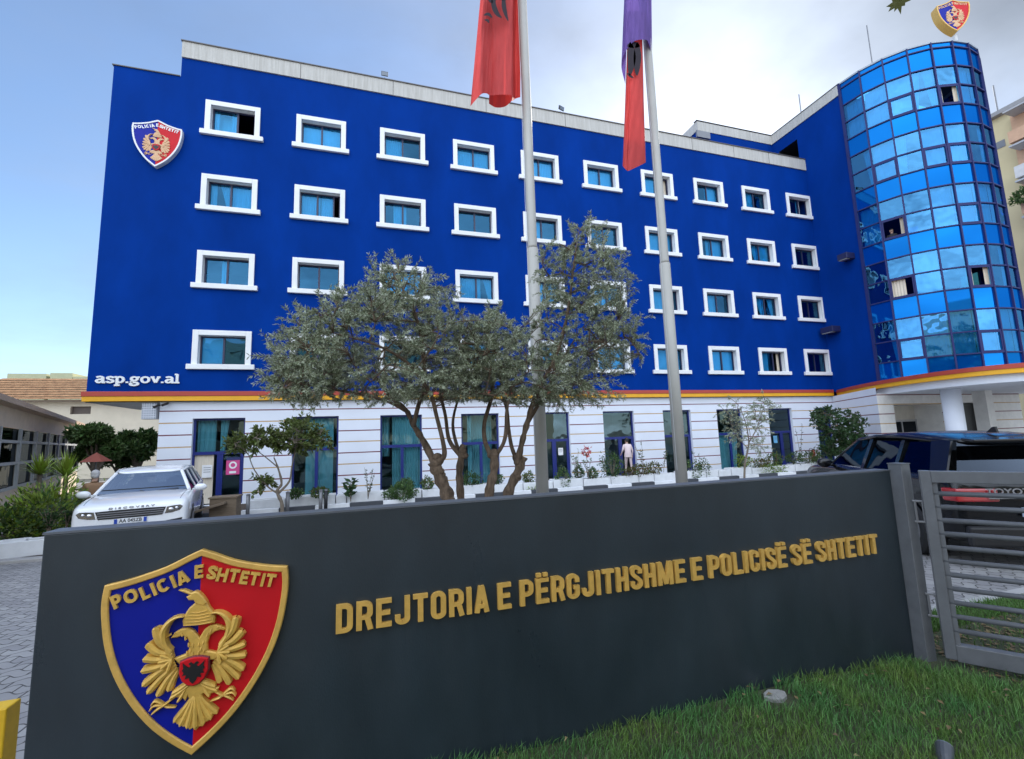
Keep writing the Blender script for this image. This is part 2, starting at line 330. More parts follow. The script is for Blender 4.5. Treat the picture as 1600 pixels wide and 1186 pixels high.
# --- block lettering built from strokes (unit cap height)
def rib(pts, t, closed=False):
    pts = [np.array(p, float) for p in pts]; n = len(pts); L, Rr = [], []
    for i in range(n):
        a = pts[i-1] if (closed or i > 0) else None; c = pts[(i+1) % n] if (closed or i < n-1) else None; b = pts[i]
        ds = []
        if a is not None: ds.append((b-a)/np.linalg.norm(b-a))
        if c is not None: ds.append((c-b)/np.linalg.norm(c-b))
        ns = [np.array([-d[1], d[0]]) for d in ds]; nn = sum(ns); nn = nn/np.linalg.norm(nn); k = t/2/max(.5, float(nn@ns[0]))
        L.append(b+nn*k); Rr.append(b-nn*k)
    return L, Rr, closed
def arc(cx, cy, rx, ry, a0, a1, n=5):
    return [(cx+rx*math.cos(R(a0+(a1-a0)*i/n)), cy+ry*math.sin(R(a0+(a1-a0)*i/n))) for i in range(n+1)]
def glyph(ch, w, t, r=None):
    h = t/2; r = r if r else min(w*.45, .30); ri = r-h if r > h else .02
    x0, x1, y0, y1 = h, w-h, h, 1-h
    rr = min(r, (x1-x0)/2-1e-3) if r >= (x1-x0)/2 else r
    if ch == 'I': return [([(h,0),(h,1)], 0)], t
    if ch == 'L': return [([(h,0),(h,1)],0), ([(t,y0),(w*.95,y0)],0)], w*.95
    if ch in 'EË':
        s = [([(h,0),(h,1)],0)]+[([(t,y),(w*f,y)],0) for y, f in ((y0,.97),(.51,.88),(y1,.97))]
        if ch == 'Ë': s += [([(w*.22-.07,1.13),(w*.22+.09,1.13)],.5), ([(w*.72-.07,1.13),(w*.72+.09,1.13)],.5)]
        return s, w*.97
    if ch == 'T': return [([(0,y1),(w,y1)],0), ([(w/2,0),(w/2,1-t)],0)], w
    if ch == 'H': return [([(h,0),(h,1)],0), ([(x1,0),(x1,1)],0), ([(t,.5),(w-t,.5)],0)], w
    if ch == 'D': return [([(h,0),(h,1)],0), ([(t,y1)]+arc(x1-rr,y1-rr,rr,rr,90,0)+arc(x1-rr,y0+rr,rr,rr,0,-90)+[(t,y0)],0)], w
    if ch in 'PR':
        m_ = .44; q = min(rr, (y1-m_)/2-1e-3)
        s = [([(h,0),(h,1)],0), ([(t,y1)]+arc(x1-q,y1-q,q,q,90,0)+arc(x1-q,m_+q,q,q,0,-90)+[(t,m_)],0)]
        if ch == 'R': s.append(([(x1-h*.9,m_-h*.2),(x1+h*.25,0)],1))
        return s, w
    if ch == 'O': return [(arc(x1-rr,y1-rr,rr,rr,90,0)+arc(x1-rr,y0+rr,rr,rr,0,-90)+arc(x0+rr,y0+rr,rr,rr,270,180)+arc(x0+rr,y1-rr,rr,rr,180,90),-1)], w
    if ch == 'C' and y1-rr < .66: return [(arc(x1-rr,y1-rr,rr,rr,38,90)+arc(x0+rr,y1-rr,rr,rr,90,180)+arc(x0+rr,y0+rr,rr,rr,180,270)+arc(x1-rr,y0+rr,rr,rr,270,322),0)], w
    if ch in 'CG':
        e = .66
        p = [(x1,e)] + arc(x1-rr,y1-rr,rr,rr,0,90)+arc(x0+rr,y1-rr,rr,rr,90,180)+arc(x0+rr,y0+rr,rr,rr,180,270)+arc(x1-rr,y0+rr,rr,rr,270,360)+[(x1,.36 if ch == 'C' else .52)]
        s = [(p,0)]
        if ch == 'G': s.append(([(w*.52,.46),(x1-h*.2,.46)],1))
        return s, w
    if ch == 'J': return [([(x1,1)]+arc(x1-rr,y0+rr,rr,rr,0,-90)+arc(x0+rr,y0+rr,rr,rr,270,180)+[(x0,.34)],0)], w
    if ch == 'S':
        p = smoothpts([(x1,.66),(x1,.80),(x1-rr*.5,y1-.02),(w/2,y1),(x0+rr*.4,y1-.02),(x0,.82),(x0+.01,.68),(x0+rr*.5,.58),(w/2,.51),(x1-rr*.5,.43),(x1,.32),(x1,.18),(x1-rr*.5,y0+.02),(w/2,y0),(x0+rr*.4,y0+.02),(x0,.18),(x0,.34)],3)
        return [(p,0)], w
    if ch == 'A': return [([(h*.9,0),(w/2-.01,1)],0), ([(w-h*.9,0),(w/2+.01,1)],1), ([(w*.28,.24),(w*.72,.24)],2)], w
    if ch == 'M': w2 = w*1.35; return [([(h,0),(h,1)],0), ([(w2-h,0),(w2-h,1)],0), ([(h*1.1,1),(w2/2,.05)],1), ([(w2-h*1.1,1),(w2/2,.05)],2)], w2
    return [], w*.5
def put_glyph(mb, strokes, t, P, d0, d1, m=0, bev=0.0):
    for pts, k in strokes:
        tt = .14 if k == .5 else t; closed = (k == -1)
        L, Rr, _ = rib(pts, tt, closed); lift = 0.0006*k if k in (1, 2) else 0
        n = len(L); o = len(mb.v)
        for i in range(n):
            for q, d in ((L[i], d0), (L[i], d1+lift), (Rr[i], d1+lift), (Rr[i], d0)): mb.v.append(tuple(P(q[0], q[1], d)))
        for i in range(n if closed else n-1):
            a, b = o+4*i, o+4*((i+1) % n)
            for j in range(3): mb.f.append((a+j, a+j+1, b+j+1, b+j)); mb.m.append(m)
        if not closed:
            mb.f.append((o, o+3, o+2, o+1)); mb.m.append(m); e = o+4*(n-1); mb.f.append((e, e+1, e+2, e+3)); mb.m.append(m)

# ------------------------------------------------------------------ ground
def gz(Y): return float(np.interp(Y, [2.4, 3.0, 11, 19, 60], [-0.06, -0.10, -0.42, -0.52, -0.52]))
def sheet(name, x0, x1, y0, y1, dz, material, nx=2, ys=None, wob=0):
    mb = MB(); ys = ys or [y0, y1]; ys = sorted(set([y for y in ys if y0 <= y <= y1]+[y0, y1])); xs = np.linspace(x0, x1, nx)
    for j in range(len(ys)-1):
        for i in range(nx-1):
            mb.quad((xs[i],ys[j],gz(ys[j])+dz),(xs[i+1],ys[j],gz(ys[j])+dz),(xs[i+1],ys[j+1],gz(ys[j+1])+dz),(xs[i],ys[j+1],gz(ys[j+1])+dz))
    return struct(mb.build(name, material))
def paver_mat():
    mt = bpy.data.materials.new('interlocking pavers'); mt.use_nodes = True; t = mt.node_tree; b = t.nodes['Principled BSDF']; b.inputs['Roughness'].default_value = 0.62
    tcn = t.nodes.new('ShaderNodeTexCoord'); nz = t.nodes.new('ShaderNodeTexWave'); nz.wave_type = 'BANDS'; nz.bands_direction = 'X'; nz.inputs['Scale'].default_value = 1.4; nz.inputs['Distortion'].default_value = 0.0
    t.links.new(tcn.outputs['Object'], nz.inputs['Vector'])
    ad = t.nodes.new('ShaderNodeVectorMath'); ad.operation = 'MULTIPLY_ADD'; t.links.new(nz.outputs['Color'], ad.inputs[0]); ad.inputs[1].default_value = (0.0, 0.07, 0); t.links.new(tcn.outputs['Object'], ad.inputs[2])
    br = t.nodes.new('ShaderNodeTexBrick'); t.links.new(ad.outputs[0], br.inputs['Vector']); br.inputs['Scale'].default_value = 1.0
    br.inputs['Brick Width'].default_value = 0.23; br.inputs['Row Height'].default_value = 0.125; br.inputs['Mortar Size'].default_value = 0.007; br.inputs['Mortar Smooth'].default_value = 0.4
    br.inputs['Color1'].default_value = (0.25, 0.24, 0.24, 1); br.inputs['Color2'].default_value = (0.34, 0.33, 0.32, 1); br.inputs['Mortar'].default_value = (0.06, 0.055, 0.05, 1)
    n2 = t.nodes.new('ShaderNodeTexNoise'); n2.inputs['Scale'].default_value = 1.2; n2.inputs['Detail'].default_value = 6; t.links.new(tcn.outputs['Object'], n2.inputs['Vector'])
    mm = t.nodes.new('ShaderNodeMix'); mm.data_type = 'RGBA'; mm.blend_type = 'MULTIPLY'; mm.inputs[0].default_value = 0.6; t.links.new(br.outputs['Color'], mm.inputs[6])
    rp = t.nodes.new('ShaderNodeValToRGB'); rp.color_ramp.elements[0].color = (.55,.55,.55,1); rp.color_ramp.elements[1].color = (1.2,1.2,1.2,1); t.links.new(n2.outputs['Fac'], rp.inputs[0]); t.links.new(rp.outputs[0], mm.inputs[7])
    t.links.new(mm.outputs[2], b.inputs['Base Color'])
    bp = t.nodes.new('ShaderNodeBump'); bp.inputs['Strength'].default_value = 0.8; bp.inputs['Distance'].default_value = 0.012; bp.invert = True; t.links.new(br.outputs['Fac'], bp.inputs['Height']); t.links.new(bp.outputs[0], b.inputs['Normal'])
    return mt
PAVER = paver_mat()
BR = [-8, 2.4, 3.0, 5, 7, 9, 11, 13, 15, 17, 19, 60]
GROUND = mat('dry ground', (0.16, 0.14, 0.11), 0.9, vscale=0.8, col2=(0.24, 0.22, 0.18), bump=0.4)
sheet('ground', -500, 500, -400, 900, -0.03, GROUND, ys=BR)
sheet('plaza_paving', -30, 60, -8, 40, 0.0, PAVER, ys=BR)
# raised lawn strip on the camera side of the sign wall, running on past the gate
LAWN = mat('lawn soil', (0.030, 0.045, 0.018), 0.95, vscale=14, col2=(0.06, 0.06, 0.03), bump=0.7)
mb = MB()
def lawn_z(x, y): return 0.015*math.sin(x*2.1+y)+0.012*math.sin(y*3.3-x)+(-0.02 if x < 3.8 else -0.03-0.02*(x-3.8))
xs = np.linspace(-1.30, 9.5, 44); ys = np.linspace(-0.6, 2.545, 14)
for i in range(len(xs)-1):
    for j in range(len(ys)-1):
        q = [(xs[i],ys[j]),(xs[i+1],ys[j]),(xs[i+1],ys[j+1]),(xs[i],ys[j+1])]; mb.quad(*[(x, y, lawn_z(x, y)) for x, y in q])
struct(mb.build('lawn_soil', LAWN, smooth=True))
mb = MB()
ys2 = np.linspace(2.545, 3.05, 4); xs2 = np.linspace(3.83, 9.5, 20)
for i in range(len(xs2)-1):
    for j in range(len(ys2)-1):
        q = [(xs2[i],ys2[j]),(xs2[i+1],ys2[j]),(xs2[i+1],ys2[j+1]),(xs2[i],ys2[j+1])]; mb.quad(*[(x, y, lawn_z(x, y)) for x, y in q])
struct(mb.build('lawn_verge', LAWN, smooth=True))
mb = MB(); mb.box(3.83, 9.5, 3.05, 3.15, -0.3, -0.05); struct(mb.build('lawn_kerb', mat('kerb stone', (0.36, 0.35, 0.34), 0.8, bump=0.2)))

def blades(name, n, place, hmin, hmax, material, lean=0.5, width=0.005):
    P0 = np.array([place() for _ in range(n)]); hh = RNG.uniform(hmin, hmax, n)*(0.75+0.5*np.abs(np.sin(P0[:,0]*3.1)*np.cos(P0[:,1]*2.7+P0[:,0])))
    az = RNG.normal(0.6, 0.95, n); dx, dy = np.cos(az), np.sin(az); ln = np.clip(RNG.normal(lean, .28, n), 0, 1.3)*hh
    sa = RNG.uniform(0, 2*PI, n); sx, sy = np.cos(sa)*width/2, np.sin(sa)*width/2
    V = np.zeros((n, 5, 3))
    for k, (t, wf) in enumerate(((0,1),(0,-1),(.55,.8),(.55,-.8),(1,0))):
        V[:,k,0] = P0[:,0]+dx*ln*t*t+sx*wf; V[:,k,1] = P0[:,1]+dy*ln*t*t+sy*wf; V[:,k,2] = P0[:,2]+hh*t*(1-.25*t*ln/np.maximum(hh,1e-3))
    b = np.arange(n)*5; me = bpy.data.meshes.new(name)
    faces = np.stack([b,b+1,b+3,b+2],1).tolist()+np.stack([b+2,b+3,b+4],1).tolist()
    me.from_pydata(V.reshape(-1,3).tolist(), [], faces); me.materials.append(material); me.update()
    o = bpy.data.objects.new(name, me); COL.objects.link(o); return o
def lawn_pt():
    while True:
        x = random.uniform(-0.6, 4.6); y = random.uniform(0.9, 2.54)
        if y > 2.50-0.0 and random.random() < .3: continue
        if x > 3.66 and y > 2.33: continue
        if x > 3.70 + (2.4-y)*.55 and y < 2.4: continue
        if math.hypot((x-2.39)*.75, (y-2.42)*.8) < 0.085: continue
        return (x, y, lawn_z(x, y)-.005)
g = blades('lawn_grass', 46000, lawn_pt, .045, .10, GRASSM, lean=.55, width=.0042); tag(g, 'long dark green lawn grass along the foot of the charcoal sign wall', 'grass', kind='stuff')
def verge_pt():
    while True:
        x = random.uniform(3.9, 8.5); y = random.uniform(2.0, 3.04)
        if y < 2.78 and random.random() < .93: continue
        if x < 4.0 and y < 2.5: continue
        return (x, y, lawn_z(x, y)-.005)
g = blades('verge_grass', 9000, verge_pt, .04, .09, leafmat('verge blade', (0.07, 0.15, 0.025), (0.10, 0.19, 0.045)), lean=.5, width=.006); tag(g, 'brighter grass strip behind the grey gate bars', 'grass', kind='stuff')
mb = MB()
for i in range(900):
    x, y = random.uniform(3.95, 7), random.uniform(2.05, 2.78); a = random.uniform(0, 6.3); s_ = random.uniform(.012, .035); z = lawn_z(x, y)+random.uniform(.002, .015)
    ca, sa = math.cos(a)*s_, math.sin(a)*s_
    mb.quad((x-ca,y-sa,z),(x+sa*.4,y-ca*.4,z+.006),(x+ca,y+sa,z+random.uniform(0,.01)),(x-sa*.4,y+ca*.4,z+.003))
for i in range(140):
    x, y = random.uniform(-.4, 4.2), random.uniform(1.2, 2.52); a = random.uniform(0, 6.3); s_ = random.uniform(.010, .024); z = lawn_z(x, y)+random.uniform(.03, .07)
    if x > 3.6 and y > 2.3: continue
    ca, sa = math.cos(a)*s_, math.sin(a)*s_
    mb.quad((x-ca,y-sa,z),(x+sa*.5,y-ca*.5,z+.008),(x+ca,y+sa,z+random.uniform(-.01,.01)),(x-sa*.5,y+ca*.5,z+.004))
tag(mb.build('fallen_leaves', leafmat('dry leaf', (0.20, 0.14, 0.07), (0.28, 0.21, 0.12))), 'dry brown leaf litter under the grey gate and scattered over the lawn', 'leaf litter', kind='stuff')

# ------------------------------------------------------------------ police headquarters
YF = 19.70
HQ = thing('office_building', 'five storey royal blue office building with white framed windows and glass corner tower', 'building', (8, YF, -0.5))
def hq(mb, name, mats, parent=None, **k):
    o = mb.build(name, mats, None, **k); o.parent = parent if parent is not None else HQ
    if parent is None: o.matrix_parent_inverse = Matrix.Translation((-8, -YF, 0.5))
    return o
COLX = [-5.59, -2.21, 1.23, 4.54, 7.91, 11.31, 14.71, 18.08, 21.42, 24.72]
ROWZ = [15.71, 12.49, 9.29, 6.11]
BX0, BX1 = -9.75, 25.60
PF = lambda u, v, d: (u, YF-d, v)
holes = [(x-.8, x+.8, z-1.33, z-.2) for x in COLX for z in ROWZ]
mb = MB()
wall_holes(mb, BX0, BX1, 3.73, 16.56, holes, PF, 0.24, mrev=1)
mb.quad(PF(-7.52,16.56,0), PF(BX1,16.56,0), PF(BX1,17.42,0), PF(-7.52,17.42,0))
mb.quad((-7.52,YF,16.56),(-7.52,YF,17.42),(-7.52,34,17.42),(-7.52,34,16.56))
mb.quad((BX0,34,3.36),(BX0,YF,3.36),(BX0,YF,16.56),(BX0,34,16.56))            # left side
mb.quad((33.3,34,-.6),(BX0,34,-.6),(BX0,34,17.4),(33.3,34,17.4))                # back
mb.quad((BX0,YF,16.56),(-7.52,YF,16.56),(-7.52,34,16.56),(BX0,34,16.56))
mb.quad((-7.52,YF,17.3),(BX1,YF,17.3),(BX1,34,17.3),(-7.52,34,17.3))
mb.quad((BX0,YF+.02,3.36),(BX0,34,3.36),(33.3,34,3.36),(33.3,YF+.02,3.36), 2)
hq(mb, 'blue_wall', [BLUE, WHITE, WHITE])
mb = MB()   # partitions and floors that keep the rooms dark
for z in (7.6-.9, 10.7-.9+.2, 13.9-.9+.2): mb.box(BX0+.1, BX1-.1, YF+.5, 33.9, z-1.2+.9-.3, z-1.2+.9-.15)
mb.box(BX0+.1, BX1-.1, YF+3.2, YF+3.3, 3.4, 16.4); mb.box(-7.4, BX1-.1, YF+3.2, YF+3.3, -.5, 3.35)
for x in [(COLX[i]+COLX[i+1])/2 for i in range(9)]: mb.box(x-.06, x+.06, YF+.3, YF+3.2, -.5, 17.2)
hq(mb, 'room_partition', INTER)
mb = MB()
mb.box(-7.52, BX1, YF-.06, YF+.22, 17.42, 18.12)
hq(mb, 'parapet', CONC)
mb = MB(); mb.box(-7.56, BX1-.02, YF-.10, YF+.26, 18.122, 18.165); mb.box(BX0-.05, -7.54, YF-.04, YF+.2, 16.562, 16.60)
for x in (-3.1, .8, 5.2, 9.4, 13.3, 17.2, 20.1, 22.7): mb.box(x-.012, x+.012, YF-.063, YF-.055, 17.43, 18.11)
hq(mb, 'parapet_flashing', FLASH)
mb = MB(); mb.box(BX0-.10, BX1-.05, YF-.11, YF-.002, 3.565, 3.74); mb.box(BX0-.10, BX0-.002, YF-.002, 30, 3.565, 3.74); hq(mb, 'red_band', REDB, bevel=.008)
mb = MB(); mb.box(BX0-.08, BX1-.05, YF-.09, YF-.002, 3.385, 3.563); mb.box(BX0-.08, BX0-.002, YF-.002, 30, 3.385, 3.563); hq(mb, 'yellow_band', YELB, bevel=.008)

# windows of the four blue storeys
def curtain_mesh(x0, x1, z0, z1, y, pleat=0.09, amp=0.018, taper=0.0, dirx=1):
    c = MB(); n = max(6, int((x1-x0)/pleat*4)); prev = None
    for i in range(n+1):
        t = i/n; x = x0+(x1-x0)*t; yy = y+amp*math.sin(2*PI*(x1-x0)/pleat*t)
        xb = x if not taper else (x0+(x-x0)*(1-taper) if dirx > 0 else x1-(x1-x)*(1-taper))
        cur = ((xb, yy, z0), (x, yy, z1))
        if prev: c.quad(prev[0], cur[0], cur[1], prev[1])
        prev = cur
    return c
CFG = {(0,0):'LO', (1,0):'TC', (2,0):'R_', (3,0):'B_', (0,1):'FF', (1,1):'VS', (2,1):'--', (3,1):'--', (0,2):'V_', (1,2):'M_', (2,2):'FF', (3,2):'R_',
       (0,3):'VV', (1,3):'--', (2,3):'VT', (3,3):'F_', (0,4):'VV', (1,4):'F_', (2,4):'M_', (3,4):'V_', (0,5):'FF', (1,5):'--', (2,5):'F_', (3,5):'FV',
       (0,6):'FD', (1,6):'VF', (2,6):'V_', (3,6):'VF', (0,7):'_F', (1,7):'RF', (2,7):'M_', (3,7):'BB', (0,8):'M_', (1,8):'TV', (2,8):'TT', (3,8):'VD', (0,9):'D2', (1,9):'v_', (2,9):'__', (3,9):'v_'}
for ci, x in enumerate(COLX):
    for ri, z in enumerate(ROWZ):
        c = CFG.get((ri, ci), 'V_')
        f = MB(); a0, a1, b0, b1 = x-1.0, x+1.0, z-1.33, z
        f.box(a0, a0+.2, YF-.07, YF-.002, b0, b1); f.box(a1-.2, a1, YF-.07, YF-.002, b0, b1); f.box(a0+.2, a1-.2, YF-.07, YF-.002, b1-.2, b1)
        win = hq(f, 'window', WHITE, bevel=.012)
        sm = MB(); sm.box(x-1.145, x+1.145, YF-.13, YF-.002, z-1.53, z-1.332)
        hq(sm, 'sill', WHITE, win, bevel=.015)
        o0, o1, p0, p1 = x-.8, x+.8, z-1.33, z-.2
        sa = MB(); ys0, ys1 = YF+.19, YF+.25; t = .055
        sa.box(o0, o0+t, ys0, ys1, p0, p1); sa.box(o1-t, o1, ys0, ys1, p0, p1); sa.box(o0+t, o1-t, ys0, ys1, p1-t, p1); sa.box(o0+t, o1-t, ys0, ys1, p0, p0+t)
        openR = c[1] in 'ODS2'; mxx = {'O': x+.12, 'D': x+.20, 'S': x-.12, '2': x+.15}.get(c[1], x)
        sa.box(mxx-.035, mxx+.035, ys0-.01, ys1-.005, p0+t, p1-t)
        if openR and c[1] == 'S': sa.box(x+.50, x+.55, ys0+.005, ys1, p0+t, p1-t)
        hq(sa, 'sash', SASH, win)
        pm = MB(); yp = YF+.22
        pm.quad((o0+t,yp,p0+t),(mxx,yp,p0+t),(mxx,yp,p1-t),(o0+t,yp,p1-t))
        if not openR: pm.quad((mxx,yp,p0+t),(o1-t,yp,p0+t),(o1-t,yp,p1-t),(mxx,yp,p1-t))
        elif c[1] == 'S': pm.quad((mxx,yp+.01,p0+t),(x+.5,yp+.01,p0+t),(x+.5,yp+.01,p1-t),(mxx,yp+.01,p1-t))
        hq(pm, 'pane', PANE, win)
        yc = YF+.36; l0, l1, r0, r1 = o0+.03, x-.02, x+.02, o1-.03; cs = []
        def cur(ch, q0, q1, side):
            w_ = q1-q0
            if ch in 'F': cs.append(curtain_mesh(q0, q1, p0, p1, yc, .2, .012))
            elif ch == 'V': cs.append(curtain_mesh(q0, q1, p0, p1, yc, .085, .03))
            elif ch == 'L': cs.append(curtain_mesh(q0, q0+w_*.25, p0, p1, yc, .1, .03)); cs.append(curtain_mesh(q0+w_*.85, q1+.08, p0, p1, yc, .1, .03)); cs.append(curtain_mesh(q0, q1, p0, p1, yc+.3, .3, .01))
            elif ch == 'R': cs.append(curtain_mesh(q1-w_*.3, q1, p0, p1, yc, .1, .02))
            elif ch == 'T': cs.append(curtain_mesh(q0, q0+w_*.3, p0, p1, yc, .1, .02)); cs.append(curtain_mesh(q0+w_*.45, q1, p0, p1, yc, .1, .02, .7, -1))
            elif ch == 'C': cs.append(curtain_mesh(q0, q1, p0, p1, yc, .16, .02))
            elif ch == 'M': cs.append(curtain_mesh(q1-w_*.5, q1+w_*.25, p0, p1, yc, .12, .02))
            elif ch == 'B': cs.append(curtain_mesh(q0, q1, p0, p1, yp+.06, .5, .003))
            elif ch == 'v': cs.append(curtain_mesh(q0, q1, p0, p1, yc+.2, .085, .03))
            elif ch == 'S': cs.append(curtain_mesh(q0, q0+w_*.6, p0, p1, yc, .085, .03))
            elif ch == 'D': cs.append(curtain_mesh(q1-.18, q1-.02, p0, p1, yc-.03, .1, .03))
            elif ch == '2': cs.append(curtain_mesh(q0+.06, q0+.32, p0, p1, yc-.05, .14, .03))
        cur(c[0], l0, l1, 0); cur(c[1], r0, r1, 1)
        if c[0] == 'D': cs = cs[1:]
        for q in cs: hq(q, 'curtain', CURTC if (c[1] == 'D' and q is cs[-1]) else CURT, win, smooth=True)

# ground floor wall with painted grooves
YG = 19.80
GW = [(-6.48,-4.73), (-3.06,-1.35), (.28,2.0), (3.70,5.42), (7.17,8.88), (10.66,12.37), (14.05,15.72), (17.36,19.02), (20.80,22.47), (24.25,25.45)]
SZ = [3.02-.4475*i for i in range(8)]
vb = [z+s_ for z in SZ for s_ in (-.022, .022)]
def stripe(u, v):
    for i, z in enumerate(SZ):
        if abs(v-z) < .022: return 1 + i % 2
    return 0
PG = lambda u, v, d: (u, YG-d, v)
gh = [(a, b, -.5, 2.73) for a, b in GW]
mb = MB(); wall_holes(mb, -7.55, 25.62, -.62, 3.36, gh, PG, .28, stripe, vb=vb, mrev=0)
mb.quad((-7.55,30,-.62),(-7.55,YG,-.62),(-7.55,YG,3.36),(-7.55,30,3.36))
hq(mb, 'ground_floor_wall', [WALLW, MAROON, OCHRE])
# chamfered wall that runs out to the entrance, and the entrance wall under the tower
CA, CB = Vector((25.62, 19.80, 0)), Vector((22.45, 15.20, 0)); cdv = (CB-CA).normalized(); cn = Vector((cdv.y, -cdv.x, 0))
if cn.dot(Vector((-1,-1,0))) < 0: cn = -cn
PC = lambda u, v, d: tuple(CA+cdv*u+cn*d+Vector((0,0,v)))
mb = MB(); wall_holes(mb, 0, (CB-CA).length, -.62, 3.36, [], PC, .1, stripe, vb=vb); hq(mb, 'chamfer_wall', [WALLW, MAROON, OCHRE])
YE = 15.20
ex = [at(p, 640, YE).x for p in (1397, 1471, 1502, 1541)]
PE = lambda u, v, d: (u, YE-d, v)
mb = MB(); wall_holes(mb, 22.45, 33, -.62, 3.08, [(ex[0], ex[1], -.5, 2.55), (ex[2], ex[3], -.5, 2.6)], PE, 1.2, stripe, vb=vb, mrev=0)
hq(mb, 'entrance_wall', [mat('entrance stone', (0.76, 0.74, 0.70), .7), MAROON, OCHRE])
mb = MB(); mb.box(23.5, 33, YE+1.2, YE+1.3, -.6, 3.05)
hq(mb, 'entrance_back_wall', mat('entrance back', (0.62, 0.58, 0.50), .8))
mb = MB(); yy = YE+1.12
for i in range(4):
    xx = ex[0]+.05+(ex[1]-ex[0]-.1)*i/3; mb.box(xx-.04, xx+.04, yy, yy+.07, -.5, 1.75)
mb.box(ex[0], ex[1], yy, yy+.07, 1.75, 1.85); ed = hq(mb, 'sliding_door', mat('steel frame', (.5,.5,.5), .35, metal=.6))
mb = MB(); mb.quad((ex[0],yy+.03,-.5),(ex[1],yy+.03,-.5),(ex[1],yy+.03,1.75),(ex[0],yy+.03,1.75)); hq(mb, 'pane', CARGD, ed)
mb = MB(); mb.box(ex[2]+.02, ex[3]-.02, YE+.4, YE+.45, -.5, 2.58); hq(mb, 'dark_door', BLACK)
# right pier beyond the entrance, and the entrance column
px1, px2 = at(1541, 640, 13.2).x, at(1556, 640, 13.2).x
mb = MB(); mb.box(px1+.9, px1+1.4, 13.6, 14.1, -.6, 3.06); hq(mb, 'entrance_pier', mat('entrance stone', (0,0,0)))
cp = Vector((23.55, 12.97, 0)); mb = MB(); mb.tube([(cp.x, cp.y, -.6), (cp.x, cp.y, 3.06)], .33, 24); hq(mb, 'round_column', WALLW, smooth=True)

# ground floor glazing
for i, (a, b) in enumerate(GW):
    fr = MB(); y0, y1 = YG+.14, YG+.22; t = .07; mid = a+(b-a)*(.52 if i != 0 else .50)
    fr.box(a, a+t, y0, y1, -.5, 2.73); fr.box(b-t, b, y0, y1, -.5, 2.73); fr.box(a+t, b-t, y0, y1, 2.73-t, 2.73); fr.box(a+t, b-t, y0-.01, y1, 1.36, 1.48)
    fr.box(mid-.06, mid+.06, y0-.005, y1, -.5, 1.36)
    if i in (0, 4, 5, 6, 8): fr.box(mid+.06, b-t, y0, y1, -.5, -.28); fr.box(mid+.06, mid+.14, y0, y1, -.28, 1.36); fr.box(b-t-.08, b-t, y0, y1, -.28, 1.36)
    w_ = hq(fr, 'ground_window', DOORF)
    pm = MB(); yp = YG+.18
    pm.quad((a+t,yp,1.48),(b-t,yp,1.48),(b-t,yp,2.66),(a+t,yp,2.66)); 
    if i != 0: pm.quad((a+t,yp,-.5),(mid-.06,yp,-.5),(mid-.06,yp,1.36),(a+t,yp,1.36))
    if i != 5: pm.quad((mid+.06,yp,-.5),(b-t,yp,-.5),(b-t,yp,1.36),(mid+.06,yp,1.36))
    hq(pm, 'pane', PANEG, w_)
    yc = YG+.42; cs = []
    if i == 0: cs = [(curtain_mesh(a+.06, mid-.18, -.45, 1.36, YG+.205, .16, .014), CURTC), (curtain_mesh(a+.06, mid-.2, 1.4, 2.7, yc, .15, .03), CURT), (curtain_mesh(mid-.05, mid+.25, 1.4, 2.7, yc, .15, .03, .5), CURT)]
    elif i == 1: cs = [(curtain_mesh(a+.45, b-.22, -.45, 2.7, yc, .3, .03), CURT)]
    elif i == 2: cs = [(curtain_mesh(a+.50, b-.04, -.45, 2.7, yc, .10, .04), CURT), (curtain_mesh(a+.08, a+.40, 1.0, 2.7, yc+.3, .10, .04), CURT)]
    elif i == 3: cs = [(curtain_mesh(a+.35, a+.55, -.45, 2.7, yc, .10, .03), CURT), (curtain_mesh(a+.6, b-.1, -.45, 2.7, yc+.5, .10, .03), CURT)]
    elif i in (7, 9): cs = [(curtain_mesh(a+.05, b-.1 if i == 7 else a+.6, -.45, 1.5, yc, .22, .05, .15), CURT)]
    for q, m_ in cs: hq(q, 'curtain', m_, w_, smooth=True)

# canopy over the entrance: curved plan, red and yellow bands, white fascia
CP = smoothpts([(25.66,19.55), (24.15,17.45), (23.05,15.6), (22.35,13.95), (22.03,12.85), (21.92,11.9), (22.02,11.0), (22.5,10.2), (23.4,9.55), (24.8,9.1), (27,8.8), (30,8.8), (34,9.5)], 4)
def band(mb, off, z0, z1):
    q = [np.array(p) for p in CP]; o = []
    for i in range(len(q)):
        d = q[min(i+1,len(q)-1)]-q[max(i-1,0)]; d = d/np.linalg.norm(d); n = np.array([d[1], -d[0]]); n = -n if n@np.array([-1,-.4]) < 0 and i < 30 else n
        n = np.array([d[1], -d[0]]); n = n if n@(q[i]-np.array([29, 16])) > 0 else -n
        o.append(q[i]+n*off)
    poly = [tuple(p) for p in o]+[(34, 19), (27, 19.9)]
    mb.prism(poly, lambda u, v, d: (u, v, d), z0, z1, back=True)
c_ = MB(); band(c_, -.25, 3.05, 3.352); hq(c_, 'canopy_fascia', WALLW)
c_ = MB(); band(c_, -.03, 3.354, 3.528); hq(c_, 'canopy_yellow_band', YELB)
c_ = MB(); band(c_, .0, 3.53, 3.70); hq(c_, 'canopy_red_band', REDB)

